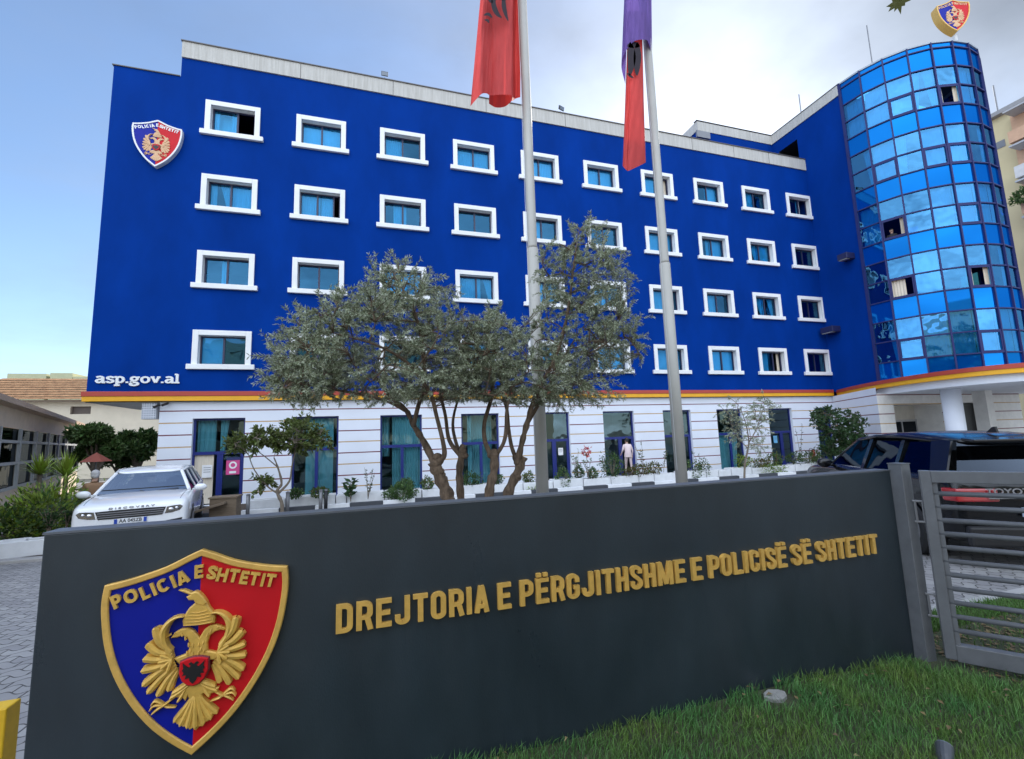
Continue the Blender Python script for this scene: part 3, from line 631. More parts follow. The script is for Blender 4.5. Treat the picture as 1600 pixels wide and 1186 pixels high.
# wing that rises one storey above the roof, and the penthouse behind the parapet
ZT = 21.18; TCX, TCY, TR = 29.45, 17.05, 3.85
PW = lambda u, v, d: (BX1-d, u, v)      # u = Y
mb = MB(); wall_holes(mb, TCY, 21.82, 3.6, ZT-.62, [(20.0, 21.35, 18.0, 19.75)], PW, 1.6, mrev=1)
mb.quad(PW(21.82,ZT-.62,0), PW(21.82,17,0), (19.64,21.82,17), (19.64,21.82,ZT-.62))
mb.quad((19.64,21.82,17),(19.64,30,17),(19.64,30,ZT-.62),(19.64,21.82,ZT-.62))
mb.quad((33.3,TCY,-.6),(33.3,34,-.6),(33.3,34,ZT-.62),(33.3,TCY,ZT-.62))
mb.quad((19.64,34,ZT-.7),(33.3,34,ZT-.7),(33.3,21.82,ZT-.7),(19.64,21.82,ZT-.7)); mb.quad((BX1,21.82,ZT-.7),(33.3,21.82,ZT-.7),(33.3,TCY,ZT-.7),(BX1,TCY,ZT-.7))
mb.box(27.2, 27.3, 19.9, 21.5, 17.9, 19.8, 1)
for p in mb.v: pass
hq(mb, 'wing_wall', [BLUE, DARK])
mb = MB(); mb.box(BX1-.05, BX1+.2, TCY+.02, 21.82, ZT-.62, ZT); mb.box(19.6, BX1+.2, 21.78, 22.0, ZT-.622, ZT-.003); mb.box(19.58, 19.8, 22.0, 30, ZT-.622, ZT-.003)
hq(mb, 'wing_parapet', CONC)
mb = MB(); mb.box(BX1-.08, BX1+.22, TCY+.02, 21.80, ZT+.002, ZT+.04); mb.box(19.55, BX1+.22, 21.75, 22.05, ZT+.041, ZT+.07); hq(mb, 'wing_flashing', FLASH)
lou = at(1098, 213, 21.8); mb = MB(); mb.box(lou.x-.5, lou.x+.5, 21.70, 21.815, 20.05, 20.5); hq(mb, 'roof_vent_grille', GREYM)

# glass corner tower
def tp(k, r=TR): a = R(180+15*k); return Vector((TCX+r*math.cos(a), TCY+r*math.sin(a), 0))
RZ = [20.85-1.067*i for i in range(17)]
mu = MB()
for k in range(0, 14):
    a, b = tp(k), tp(k+1); nrm = ((a+b)/2-Vector((TCX,TCY,0))).normalized()
    if k > 0: mu.obox(Vector((a.x,a.y,3.70))+ (a-Vector((TCX,TCY,0))).normalized()*-.05 - (b-a).normalized()*.035, (b-a).normalized()*.07, (a-Vector((TCX,TCY,0))).normalized()*.11, (0,0,ZT-3.70-.02))
    for z in RZ: mu.obox(Vector((a.x,a.y,z-.03))-nrm*.05+(b-a)*.035, (b-a)*.93, nrm*.10, (0,0,.06))
mu.obox(tp(0)+Vector((-.06,-.02,3.7)), (.1,0,0), (0,.14,0), (0,0,ZT-3.7))
TW = hq(mu, 'glass_tower', MULL)
mb = MB()
for k in range(0, 14):
    a, b = tp(k), tp(k+1); mb.quad((a.x,a.y,RZ[0]+.02),(b.x,b.y,RZ[0]+.02),(b.x,b.y,ZT-.06),(a.x,a.y,ZT-.06))
    a2, b2 = tp(k, TR+.06), tp(k+1, TR+.06); a1, b1 = tp(k, TR-.3), tp(k+1, TR-.3)
    mb.add([(a2.x,a2.y,ZT-.06),(b2.x,b2.y,ZT-.06),(b2.x,b2.y,ZT+.03),(a2.x,a2.y,ZT+.03),(b1.x,b1.y,ZT+.03),(a1.x,a1.y,ZT+.03),(a1.x,a1.y,ZT-.06),(b1.x,b1.y,ZT-.06)], [(0,1,2,3),(3,2,4,5),(0,6,7,1)], 1)
hq(mb, 'roof_rim', [TOWS, mat('pale rim', (.35,.38,.42), .4)], TW)
mb = MB(); n = 13; mb.add([(tp(k,TR-.2).x, tp(k,TR-.2).y, ZT-.05) for k in range(13)], [tuple(range(13))]); 
for k in range(3, 16, 3): mb.add([(tp(q,TR-.12).x, tp(q,TR-.12).y, RZ[k]-.5) for q in range(13)], [tuple(range(13))])
hq(mb, 'floor_slab', INTER, TW)
OPEN = {(4,2), (1,8), (1,11), (4,11)}
rest, restS = MB(), MB(); rv = random.Random(3)
def pane_quad(k, i, r=TR-.01, f0=0., f1=1., z0=None, z1=None):
    a, b = tp(k, r), tp(k+1, r); q0, q1 = a+(b-a)*f0, a+(b-a)*f1; z0 = RZ[i+1] if z0 is None else z0; z1 = RZ[i] if z1 is None else z1
    return (q0.x,q0.y,z0),(q1.x,q1.y,z0),(q1.x,q1.y,z1),(q0.x,q0.y,z1)
for k in range(14):
    for i in range(16):
        sp = (i % 3 == 0)
        if (k, i) in OPEN: continue
        if k > 5:
            (restS if sp else rest).quad(*pane_quad(k, i)); continue
        q = MB(); q.quad(*pane_quad(k, i))
        # each pane is set a touch out of true, as glazing is
        tilt = rv.uniform(-.012, .012); q.v = [(x+tilt*(z-RZ[i]), y-abs(tilt)*(z-RZ[i])*.6, z) for x, y, z in q.v]
        hq(q, 'tower_pane', TOWS if sp else TOWG, TW)
o = hq(rest, 'tower_glazing', TOWG, TW); o['kind'] = 'stuff'
o = hq(restS, 'tower_spandrel', TOWS, TW); o['kind'] = 'stuff'
def tcurt(k, i0, i1, f0, f1, m_, taper=0, side=1, r=TR-.22):
    a, b = tp(k, r), tp(k+1, r); n = 14; q = MB(); prev = None; z1, z0 = RZ[i0], RZ[i1+1]
    for j in range(n+1):
        f = f0+(f1-f0)*j/n; nn = (a+b)/2-Vector((TCX,TCY,0)); nn.normalize(); w_ = .02*math.sin(j*2.2)
        fb = f0+(f-f0)*(1-taper) if side > 0 else f1-(f1-f)*(1-taper)
        t_, l_ = a+(b-a)*f+nn*w_, a+(b-a)*fb+nn*w_; cur_ = ((l_.x,l_.y,z0),(t_.x,t_.y,z1))
        if prev: q.quad(prev[0], cur_[0], cur_[1], prev[1])
        prev = cur_
    hq(q, 'curtain', m_, TW, smooth=True)
for k in range(7):
    for fl in range(5):
        i0 = 1+3*fl
        c = rv.random()
        if (k, fl) == (3, 0): tcurt(k, i0, i0+1, .02, .45, CURT, .6, 1); tcurt(k, i0, i0+1, .55, .98, CURT, .6, -1)
        elif (k, i0+1) in OPEN: tcurt(k, i0+1, i0+1, .0, .35 if k == 4 else .0, CURTC); tcurt(k, i0+1, i0+1, .03 if k == 1 and i0 > 8 else .75, .62 if k == 1 and i0 > 8 else .98, CURTC, r=TR-.1)
        elif c < .62: tcurt(k, i0, i0+1, .02, .98, CURT)
        elif c < .8: tcurt(k, i0, i0+1, .02, .5, CURT, .3, 1)
        elif c < .9: tcurt(k, i0, i0+1, .55, .98, CURT, .5, -1)
# sashes of the opening lights
for k, i in ((4,2),(1,8),(1,11),(4,11),(4,5),(1,5),(2,2),(4,8),(4,14),(1,14),(3,5)):
    a, b = tp(k, TR+.02), tp(k+1, TR+.02); d = b-a; mu = MB()
    for f0, f1, z0, z1 in ((.04,.96,RZ[i]-.10,RZ[i]-.035),(.04,.96,RZ[i+1]+.035,RZ[i+1]+.10),(.04,.10,RZ[i+1]+.10,RZ[i]-.10),(.90,.96,RZ[i+1]+.10,RZ[i]-.10)):
        mu.obox(Vector((a.x,a.y,z0))+d*f0, d*(f1-f0), ((a+b)/2-Vector((TCX,TCY,0))).normalized()*.03, (0,0,z1-z0))
    hq(mu, 'opening_sash', MULL, TW)
# ------------------------------------------------------------------ shield emblems
OUT = [(0,.428),(.056,.404),(.135,.367),(.216,.342),(.29,.324),(.364,.312),(.371,.246),(.367,.172),(.351,.066),(.322,-.035),(.28,-.13),(.225,-.222),(.155,-.312),(.078,-.385),(0,-.446)]
OUTL = smoothpts(OUT[:6], 3) + smoothpts(OUT[5:], 3)[1:]
OUTL = [(float(a), float(b)) for a, b in OUTL]
FULL = OUTL[:-1] + [OUTL[-1]] + [(-a, b) for a, b in OUTL[-2:0:-1]]   # clockwise
INN = inset(FULL[::-1], .027)[::-1]
TIPS = [(.158,.116),(.187,.051),(.199,-.011),(.204,-.061),(.196,-.124),(.177,-.159),(.140,-.178),(.100,-.165)]
HELM = [(-.053,.103),(-.057,.126),(-.047,.157),(-.034,.179),(-.012,.197),(-.005,.212),(.009,.214),(.036,.194),(.046,.172),(.060,.152),(.071,.124),(.070,.1),(.018,.099)]
GOAT = [(-.009,.196),(-.017,.212),(-.036,.214),(-.046,.229),(-.033,.236),(-.056,.249),(-.079,.262),(-.056,.262),(-.026,.245),(-.011,.25),(.004,.242),(.020,.223),(.038,.194),(.025,.181)]
HEADS = [(-.1,.059),(-.083,.082),(-.062,.092),(-.033,.092),(-.012,.076),(.011,.044),(.029,.076),(.05,.09),(.075,.091),(.097,.081),(.118,.058),(.094,.065),(.072,.061),(.052,.046),(.043,.015),(.046,-.017),(.10,-.035),(.08,-.06),(-.06,-.06),(-.085,-.03),(-.034,-.017),(-.028,.0),(-.026,.026),(-.038,.051),(-.057,.062),(-.08,.057)]
ESC = [(-.053,-.043),(-.027,-.034),(.0,-.031),(.027,-.034),(.054,-.043),(.056,-.091),(.043,-.124),(.022,-.144),(.0,-.15),(-.022,-.144),(-.043,-.124),(-.056,-.091)]
BODY = [(-.022,-.133),(-.036,-.154),(-.056,-.169),(-.077,-.173),(-.069,-.194),(-.044,-.199),(-.033,-.216),(-.023,-.195),(-.018,-.212),(-.02,-.25),(-.038,-.277),(-.068,-.285),(-.060,-.306),(-.047,-.306),(-.037,-.321),(-.024,-.32),(-.010,-.338),(.002,-.333),(.014,-.345),(.026,-.332),(.040,-.334),(.048,-.318),(.062,-.316),(.066,-.300),(.083,-.289),(.055,-.256),(.036,-.221),(.032,-.198),(.046,-.197),(.058,-.218),(.065,-.203),(.09,-.2),(.097,-.181),(.075,-.181),(.059,-.151),(.03,-.135)]
EAG = [(0,.034),(.012,.045),(.022,.038),(.012,.028),(.02,.02),(.046,.044),(.042,.02),(.048,.012),(.04,.0),(.046,-.012),(.03,-.012),(.034,-.03),(.016,-.026),(.014,-.04),(0,-.055)]
EAG = EAG + [(-a, b) for a, b in EAG[-2:0:-1]]
def feather(mb, P, pts, wid, d0, h, m=0, nseg=14, nc=6, ridge=True):
    """pillowed feather along a curved spine, rounded tip"""
    p = smoothpts(pts, max(2, nseg//(len(pts)-1))); n = len(p); o = len(mb.v)
    for i in range(n):
        t = i/(n-1); d = p[min(i+1,n-1)]-p[max(i-1,0)]; d = d/np.linalg.norm(d); nn = np.array([-d[1], d[0]])
        w = float(np.interp(t, np.linspace(0,1,len(wid)), wid))/2
        if t > .88: w *= math.sqrt(max(.02, 1-((t-.88)/.12)**2))
        for j in range(nc+1):
            s_ = -1+2*j/nc; q = p[i]+nn*w*s_; z = d0+h*math.sqrt(max(0, 1-s_**2))*(.55+.45*min(1, t*2.2)) + (h*.16 if ridge and j == nc//2 else 0)
            if abs(s_) == 1: z = 0.0005
            mb.v.append(tuple(P(q[0], q[1], z)))
    for i in range(n-1):
        for j in range(nc):
            a = o+i*(nc+1)+j; mb.f.append((a, a+1, a+nc+2, a+nc+1)); mb.m.append(m)
def shield(name, label, P0, scale, thick, cborder, cside, cgold, cat='emblem', relief=1.0, letters=True, parent_loc=(0,0,0)):
    root = thing(name, label, cat, parent_loc); inv = Matrix.Translation(Vector(parent_loc)).inverted()
    k = scale
    def P(u, v, d): return inv @ Vector(P0(u*k, v*k, d*k))
    th = thick/k; fd = th-.010
    mb = MB(); nF = len(FULL); q = FULL[::-1]; qi = INN[::-1]; b2 = inset(q, .004); q3 = inset(q, .023)
    rings = [[P(u,v,0) for u,v in q], [P(u,v,th-.003) for u,v in q], [P(u,v,th) for u,v in b2], [P(u,v,th) for u,v in q3], [P(u,v,th-.004) for u,v in qi], [P(u,v,fd-.001) for u,v in qi]]
    for r_ in rings: mb.v += [tuple(x) for x in r_]
    for a in range(5):
        for i in range(nF):
            j = (i+1) % nF; mb.f.append((a*nF+i, a*nF+j, (a+1)*nF+j, (a+1)*nF+i)); mb.m.append(1 if a == 0 else 0)
    mb.f.append(tuple(reversed(range(nF)))); mb.m.append(1)
    mb.build('border', [cborder, cside], root)
    right = [p for p in INN if p[0] >= -1e-6]; top, bot = INN[0], min(INN, key=lambda p: p[1])
    rpoly = [(0, top[1])]+[p for p in INN if p[0] > 1e-4]+[(0, bot[1])]
    for nm, poly, mt in (('red_field', rpoly, SHR), ('blue_field', [(-a, b) for a, b in rpoly], SHB)):
        mb = MB(); pp = poly if nm == 'red_field' else poly[::-1]
        mb.add([P(u, v, fd) for u, v in pp[::-1]], [tuple(range(len(pp)))]); mb.build(nm, mt, root)
    # double-headed eagle
    mb = MB(); g = lambda u, v, d: P(u, v, fd+d*relief)
    for sg in (1, -1):
        for i in range(len(TIPS)-1, -1, -1):
            tx, ty = TIPS[i]; bx, by = .094-.004*i, .004-.012*i
            mxp, myp = (bx+tx)/2, (by+ty)/2; dx, dy = tx-bx, ty-by; bend = (.10 if i < 2 else .06 if i < 4 else -.03)
            mid = (mxp+dy*bend*1.2, myp-dx*bend*1.2)
            w = .044 if i < 2 else .037 if i < 5 else .034
            pts = [(bx*sg, by), (mid[0]*sg, mid[1]), (tx*sg, ty)]
            feather(mb, g, pts, [.018, .028, w*.9, w, w*.92], .004+.0022*(8-i), .010)
        # short covert feathers near the shoulder
        for i in range(5):
            a = R(62-34*i); c0 = (.088, -.028); L_ = .052
            feather(mb, g, [(c0[0]*sg, c0[1]), ((c0[0]+L_*.5*math.cos(a))*sg, c0[1]+L_*.5*math.sin(a)), ((c0[0]+L_*math.cos(a))*sg, c0[1]+L_*math.sin(a))], [.010,.018,.020,.018], .024+.0008*i, .006, nseg=8)
        feather(mb, g, [(p[0]*sg, p[1]) for p in ((.096,.0),(.121,.036),(.130,.072),(.124,.106),(.104,.132),(.078,.146),(.050,.146))], [.014,.030,.034,.032,.022,.013,.006], .022, .012, nseg=24)
    mb.prism(HEADS, g, 0, .020, bev=.005)
    mb.prism(BODY, g, 0, .017, bev=.004)
    mb.prism(HELM, g, 0, .026, bev=.006)
    mb.prism(GOAT, g, 0, .030, bev=.005)
    for j in range(5):   # ridges of the helmet
        v = .108+.013*j; w = .058-.003*j-.005*max(0, j-2)
        feather(mb, g, [(-w+.006, v), (0.006, v-.004), (w+.004, v)], [.006,.006,.006], .024, .006, nseg=8, nc=4, ridge=False)
    for sg in (1, -1):   # neck feathers, eyes, beaks
        for (u, v) in ((.03,.02),(.022,-.005),(.035,-.015),(.045,.05),(.06,.068),(.012,.015),(.012,-.02)):
            feather(mb, g, [(u*sg, v+.010), (u*sg*.9, v-.008)], [.008,.014], .018, .006, nseg=6, nc=4)
        mb.ell(g(.083*sg, .078, .021), [.004*k]*3, nu=8, nv=6)
        feather(mb, g, [(.098*sg,.074),(.112*sg,.068),(.121*sg,.055)], [.012,.008,.003], .010, .010, nseg=8)
        # thigh plumes, leg and claws
        for (p, q_, w0) in (((.02,-.14),(.085,-.176),.030), ((.02,-.15),(.092,-.195),.026), ((.03,-.16),(.062,-.215),.018)):
            feather(mb, g, [(p[0]*sg, p[1]), ((p[0]+q_[0])/2*sg, (p[1]+q_[1])/2-.003), (q_[0]*sg, q_[1])], [w0*.7, w0, w0*.7], .012, .010, nseg=8)
        feather(mb, g, [(.075*sg,-.192),(.095*sg,-.207),(.118*sg,-.222)], [.013,.010,.012], .008, .012, nseg=8)
        for (c1, c2) in (((.145,-.196),(.162,-.212)), ((.150,-.214),(.166,-.232)), ((.138,-.232),(.158,-.248)), ((.098,-.228),(.066,-.234))):
            feather(mb, g, [(.114*sg,-.219), (c1[0]*sg, c1[1]), (c2[0]*sg, c2[1])], [.013,.014,.006], .008, .011, nseg=10)
    for j in range(-3, 4):   # tail fan
        a = R(-90+13.5*j+2); c0 = (.008, -.20); L1 = .135-.004*abs(j)
        feather(mb, g, [(c0[0]+.004*j, c0[1]), (c0[0]+.004*j+L1*.5*math.cos(a)*.8, c0[1]+L1*.5*math.sin(a)), (c0[0]+L1*math.cos(a)*1.05, c0[1]+L1*math.sin(a))], [.016,.020,.028,.026], .012+.002*(3-abs(j)), .007, nseg=10)
    mb.build('eagle', cgold, root, smooth=False)
    mb = MB(); mb.prism(inset(ESC[::-1], -.004), g, 0, .030, bev=.003); mb.build('escutcheon_rim', MAROON, root)
    mb = MB(); mb.prism(ESC, g, .02, .036, bev=.003); esc = mb.build('escutcheon', SHR, root)
    mb = MB(); mb.prism([(u*.92, v*.92-.088) for u, v in EAG], g, .036, .039); mb.build('black_eagle', BLACK, esc)
    if letters:
        mb = MB(); items = []
        La = [('P',-.315,.241),('O',-.264,.256),('L',-.213,.264),('I',-.180,.275),('C',-.144,.287),('I',-.106,.299),('A',-.071,.312)]
        Lb = [('E',.006,.331),('S',.060,.320),('H',.102,.304),('T',.150,.296),('E',.194,.282),('T',.236,.272),('I',.273,.262),('T',.306,.256)]
        for i, (ch, u, v) in enumerate(La+Lb):
            left = i < len(La); sc = .058
            ang = R(22) if left else (R(2) if i == len(La) else R(-13))
            wd = {'O':.86,'P':.62,'L':.55,'C':.74,'A':.80,'E':.62,'S':.66,'H':.76,'T':.72,'I':.22}[ch]
            st, w = glyph(ch, wd, .22, r=.36 if ch in 'OC' else None)
            ca, sa = math.cos(ang), math.sin(ang); sh = 0.0 if left or i == len(La) else .0
            u0, v0 = (u if left else u-.012), v
            def PL(x, y, d, u0=u0, v0=v0, ca=ca, sa=sa, w=w):
                a, b = (x-w/2)*sc, (y-.5)*sc
                return g(u0+ca*a-sa*b, v0+sa*a+ca*b, d)
            put_glyph(mb, st, .22, PL, 0, .012)
        mb.build('lettering', cgold if cborder is not WHITE else WHITE, root)
    return root
SX, SZc, YW = -.761, .75, 2.55
shield('shield_emblem', 'gold edged blue and red shield with double-headed eagle on the charcoal sign wall', lambda u, v, d: (SX+u, YW-.002-d, SZc+v), 1.0, .028, GOLD, GOLD, GOLDE, parent_loc=(SX, YW, SZc))
PEACH = mat('peach emblem paint', (0.66, 0.40, 0.22), .6)
shield('shield_emblem', 'white edged shield with eagle high on the blue facade beside the top corner', lambda u, v, d: (-8.11+u, YF-.002-d, 13.45+v), 2.24, .19, WHITE, mat('pale shield side', (.52,.58,.64), .5), PEACH, relief=.5, parent_loc=(-8.11, YF, 13.45))
ra = R(24); rx, rn = Vector((math.cos(ra), -math.sin(ra), 0)), Vector((-math.sin(ra), -math.cos(ra), 0)); rc = at(1482, 34, 14.0)
rs = shield('shield_emblem', 'gold sided shield sign with eagle standing on the roof of the glass tower', lambda u, v, d: tuple(rc+rx*u+rn*d+Vector((0,0,v))), 2.15, .42, GOLD, GOLD, PEACH, relief=.5, parent_loc=tuple(rc))
mb = MB(); mb.tube([(0.02,-.15,-1.9),(0.02,-.15,-.98)], .09, 10); mb.tube([(.3,.2,-1.9),(.08,-.1,-.98)], .05, 8); mb.build('post', mat('white post', (.6,.6,.6), .5), rs)

# ------------------------------------------------------------------ sign wall
WX0, WX1, WZ = -1.37, 3.80, 1.30
SW = thing('sign_wall', 'long low charcoal sign wall with gold lettering standing on the lawn', 'sign wall', (1.2, YW, 0))
mb = MB(); mb.box(WX0-1.2, WX1-1.2, 0, .11, -.3, WZ-.006); mb.build('wall_panel', CHAR, SW, bevel=.006)
mb = MB(); mb.box(WX0-1.2-.003, WX1-1.2, -.003, .113, WZ-.006, WZ+.004); mb.build('top_cap', CHART, SW)
LT = thing('wall_lettering', 'gold raised capital letters reading DREJTORIA E PËRGJITHSHME E POLICISË SË SHTETIT', 'lettering', (1.7, YW, .78))
TXT = 'DREJTORIA E PËRGJITHSHME E POLICISË SË SHTETIT'
WD, TT, GAP, SPC = .45, .155, .09, .29
tot = 0; lay = []
for ch in TXT:
    if ch == ' ': tot += SPC-GAP; continue
    st, w = glyph(ch, WD if ch not in 'JT' else .43, TT, r=.17); lay.append((ch, tot, st, w)); tot += w+GAP
tot -= GAP; LX0, LX1, LZ0, LH = -.172, 3.548, .715, .1345
ksx = (LX1-LX0)/tot
for ch, x, st, w in lay:
    q = MB(); put_glyph(q, st, TT, lambda u, v, d: (LX0+(x+u)*ksx-1.7, -d, LZ0+v*LH-.78), .0, .022); q.build('letter', GOLD, LT)

# blue facade lettering
GL = {'a': [(smoothpts([(.06,.60),(.20,.68),(.36,.66),(.44,.54),(.44,.30),(.44,.10)],3),0), (smoothpts([(.40,.40),(.22,.38),(.09,.28),(.09,.14),(.20,.05),(.34,.10),(.42,.20)],3),1), ([(.40,.055),(.60,.055)],2)],
      's': [(smoothpts([(.42,.52),(.38,.64),(.24,.67),(.10,.60),(.10,.48),(.24,.38),(.40,.28),(.42,.14),(.28,.05),(.12,.08),(.06,.20)],3),0)],
      'p': [([(.14,-.28),(.14,.68)],0), (smoothpts([(.14,.50),(.26,.66),(.44,.60),(.52,.36),(.44,.12),(.26,.06),(.14,.20)],3),1), ([(-.02,-.25),(.32,-.25)],2), ([(-.02,.65),(.14,.65)],2)],
      'g': [(smoothpts([(.28,.66),(.12,.58),(.10,.38),(.28,.26),(.44,.38),(.44,.56)],3,True),-1), (smoothpts([(.24,.27),(.10,.16),(.22,.07),(.44,.04),(.50,-.14),(.30,-.26),(.08,-.20),(.06,-.06),(.20,.04)],3),1), ([(.42,.60),(.60,.64)],2)],
      'o': [(smoothpts([(.30,.66),(.12,.56),(.08,.36),(.14,.14),(.30,.06),(.46,.14),(.52,.36),(.48,.56)],3,True),-1)],
      'v': [([(.10,.66),(.29,.04)],0), ([(.48,.66),(.31,.04)],1), ([(-.02,.65),(.22,.65)],2), ([(.38,.65),(.60,.65)],2)],
      'l': [([(.14,.0),(.14,1.0)],0), ([(-.02,.05),(.30,.05)],2), ([(-.02,.96),(.14,.96)],2)], '.': [([(.02,.08),(.18,.08)],0)]}
GWD = {'a': .62, 's': .52, 'p': .64, 'g': .64, 'o': .64, 'v': .62, 'l': .36, '.': .26}
AS = thing('facade_lettering', 'white slab serif lettering asp.gov.al at the low left corner of the blue facade', 'lettering', (-8.2, YF, 4.05))
p_ = 0; tw = sum(GWD[c] for c in 'asp.gov.al'); kx = 2.60/tw
for c in 'asp.gov.al':
    q = MB(); put_glyph(q, GL[c], .17, lambda u, v, d, p_=p_: (-9.50+(p_+u)*kx+8.2, -d, 4.055+v*.335-4.05), 0, .05); q.build('letter', WHITE, AS); p_ += GWD[c]

# ------------------------------------------------------------------ grey post and swing gate
PX = thing('gate_post', 'square grey metal post at the right end of the sign wall', 'post', (3.848, 2.515, 0))
mb = MB(); mb.box(-.047, .047, -.047, .047, -.1, 1.345); mb.build('shaft', GATE, PX, bevel=.004)
mb = MB(); mb.box(-.050, .050, -.050, .050, 1.3455, 1.352); mb.build('cap', GATE, PX)
gdir = Vector((.60, -.80, 0)).normalized(); GP = Vector((3.895, 2.415, 0)); ga = math.atan2(gdir.y, gdir.x)
GT = thing('swing_gate', 'grey metal swing gate of thin horizontal bars hinged beside the sign wall', 'gate', tuple(GP), ga)
mb = MB(); mb.box(0, .062, -.035, .035, .0, 1.30); mb.box(1.95, 2.035, -.04, .04, .0, 1.30); mb.box(.062, 1.95, -.035, .035, 1.215, 1.298); mb.box(.062, 1.95, -.035, .035, -.01, .10); mb.build('gate_frame', GATE, GT, bevel=.004)
for i in range(11):
    z = 1.135-.0945*i; mb = MB(); mb.tube([(.06, 0, z), (1.96, 0, z)], .0175, 10); mb.build('bar', GATE, GT, smooth=True)
mb = MB(); mb.box(.062, .092, -.016, .016, .10, 1.215); mb.build('bar_strip', GATE, GT)
for z in (1.0, .34):
    mb = MB(); hw = .075
    for a, b in (((-.045,0,z-hw),(-.045,0,z+hw)), ((-.002,0,z-hw),(-.002,0,z+hw))): mb.tube([a, b], .008, 6)
    for zz_ in (z-hw, z+hw): mb.tube([(-.06,0,zz_),(.0,0,zz_)], .008, 6)
    mb.build('hinge', GREYM, GT)

# small things at the foot of the wall
mb = MB(); o_ = [(RNG.uniform(.8,1.1)*.078*math.cos(a), RNG.uniform(.8,1.1)*.055*math.sin(a)) for a in np.linspace(0, 2*PI, 9)[:-1]]
mb.prism(o_, lambda u, v, d: (u, v, d), -.06, .006, bev=.005); tag(mb.build('flat_stone', mat('pale stone', (.27,.265,.25), .9, bump=.5, vscale=20), loc=(2.40, 2.455, .004)), 'small pale flat stone in the grass against the sign wall', 'stone')
sp = atZ(1478, 1190, .02)
SL = thing('garden_spotlight', 'dark grey garden spotlight sitting in the lawn at the bottom edge', 'spotlight', (sp.x, sp.y, 0), R(30))
mb = MB(); mb.tube([(0,0,-.02),(0,0,.05)], .012, 8); mb.build('spike', GREYM, SL)
mb = MB(); mb.tube([(-.05,0,.012),(.0,0,.038),(.052,0,.062)], [.026,.034,.037], 16); mb.build('housing', mat('lamp grey', (.06,.065,.075), .35), SL, smooth=False, bevel=.003)
mb = MB(); mb.tube([(.052,0,.062),(.056,0,.064)], [.034,.034], 16); mb.build('lens', mat('lamp lens', (.16,.19,.23), .15, coat=.6), SL)
yp = at(29, 1104, 3.0)
YB = thing('yellow_post', 'square bright yellow post at the lower left edge of the photo', 'post', (yp.x-.095, 3.05, -.1))
mb = MB(); mb.box(-.05, .05, -.05, .05, 0, yp.z+.1); mb.build('shaft', mat('yellow paint', (.70, .42, .01), .5, var=.15, vscale=8), YB, bevel=.006)
mb = MB(); mb.box(-.062, -.0505, -.052, .052, .30, yp.z+.05); mb.build('dark_edge', BLACK, YB)

# ------------------------------------------------------------------ flagpoles and flags
YP = 7.5
def flagpole(base, top, label, sl):
    b = Vector((base.x, YP, gz(YP))); t = Vector((base.x + (top.x-base.x)*1.0, YP, 11.6)); r_ = thing('flagpole', label, 'flagpole', tuple(b), 0, 'white flagpoles behind the sign wall')
    t = Vector((0, 0, 11.6-b.z)); mb = MB(); zs = sl
    mb.tube([(0,0,0),(0,0,zs)], [.112,.106], 20); mb.tube([(0,0,zs),(0,0,zs+.06),(0,0,zs*2)], [.104,.088,.085], 20); mb.tube([(0,0,zs*2),(0,0,11.8)], [.075,.066], 16)
    mb.build('shaft', POLE, r_, smooth=True)
    mb = MB(); mb.box(-.2,.2,-.2,.2,0,.03); mb.tube([(0,0,.03),(0,0,.12)], [.15,.13], 16); mb.build('base_plate', GREYM, r_)
    mb = MB(); mb.tube([(-.12,-.05,1.2),(-.13,-.06,6),(-.11,-.05,11.5)], .004, 5); mb.build('halyard', mat('rope', (.6,.6,.6), .8), r_)
    mb = MB(); mb.ell((0,0,11.86), (.09,.09,.09)); mb.build('finial', GOLD, r_, smooth=True)
    return b
b1 = at(857, 767, YP); b1.x = (at(857,767,YP).x+at(808,0,YP).x)/2; b2 = at(1063, 752, YP); b2.x = (at(1063,752,YP).x+at(1008,0,YP).x)/2
flagpole(b1, b1, 'white flagpole carrying the single red flag', 5.35)
flagpole(b2, b2, 'white flagpole carrying the purple flag and a red flag', 5.30)
def cloth_mat(name, col):
    mt = mat(name, col, .75, var=.10, vscale=5, bump=.5, bscale=10, stretch=(1,1,.5))
    t = mt.node_tree; b = t.nodes['Principled BSDF']; tl = t.nodes.new('ShaderNodeBsdfTranslucent'); tl.inputs[0].default_value = (*col, 1)
    ms = t.nodes.new('ShaderNodeMixShader'); ms.inputs[0].default_value = .26; o = t.nodes['Material Output']
    t.links.new(b.outputs[0], ms.inputs[1]); t.links.new(tl.outputs[0], ms.inputs[2]); t.links.new(ms.outputs[0], o.inputs[0]); return mt
FRED = cloth_mat('red flag cloth', (.60, .060, .055)); FPUR = cloth_mat('purple flag cloth', (.16, .09, .36)); FBLK = mat('flag black', (.02,.012,.02), .8)
def flag_cloth(cols, nv=48, sub=7):
    """cols: (x at top row, y top, x at bottom, y bottom, depth offset) in survey pixels; returns point function and mesh"""
    q = smoothpts([np.array(c) for c in cols], sub); n = len(q)
    def pt(i, t):
        xt, yt, xb, yb, dz = q[i]; s_ = .010*math.sin(9*t+i*.7)+.007*math.sin(23*t-i*1.3)+.006*math.sin(5*t+i*2.1)
        return at(xt+(xb-xt)*t, yt+(yb-yt)*t, YP-.10+dz*1.7*(.6+.4*t)+s_)
    mb = MB()
    for j in range(nv+1):
        for i in range(n): mb.v.append(tuple(pt(i, j/nv)))
    for j in range(nv):
        for i in range(n-1): a = j*n+i; mb.f.append((a, a+1, a+n+1, a+n)); mb.m.append(0)
    return mb, pt, n
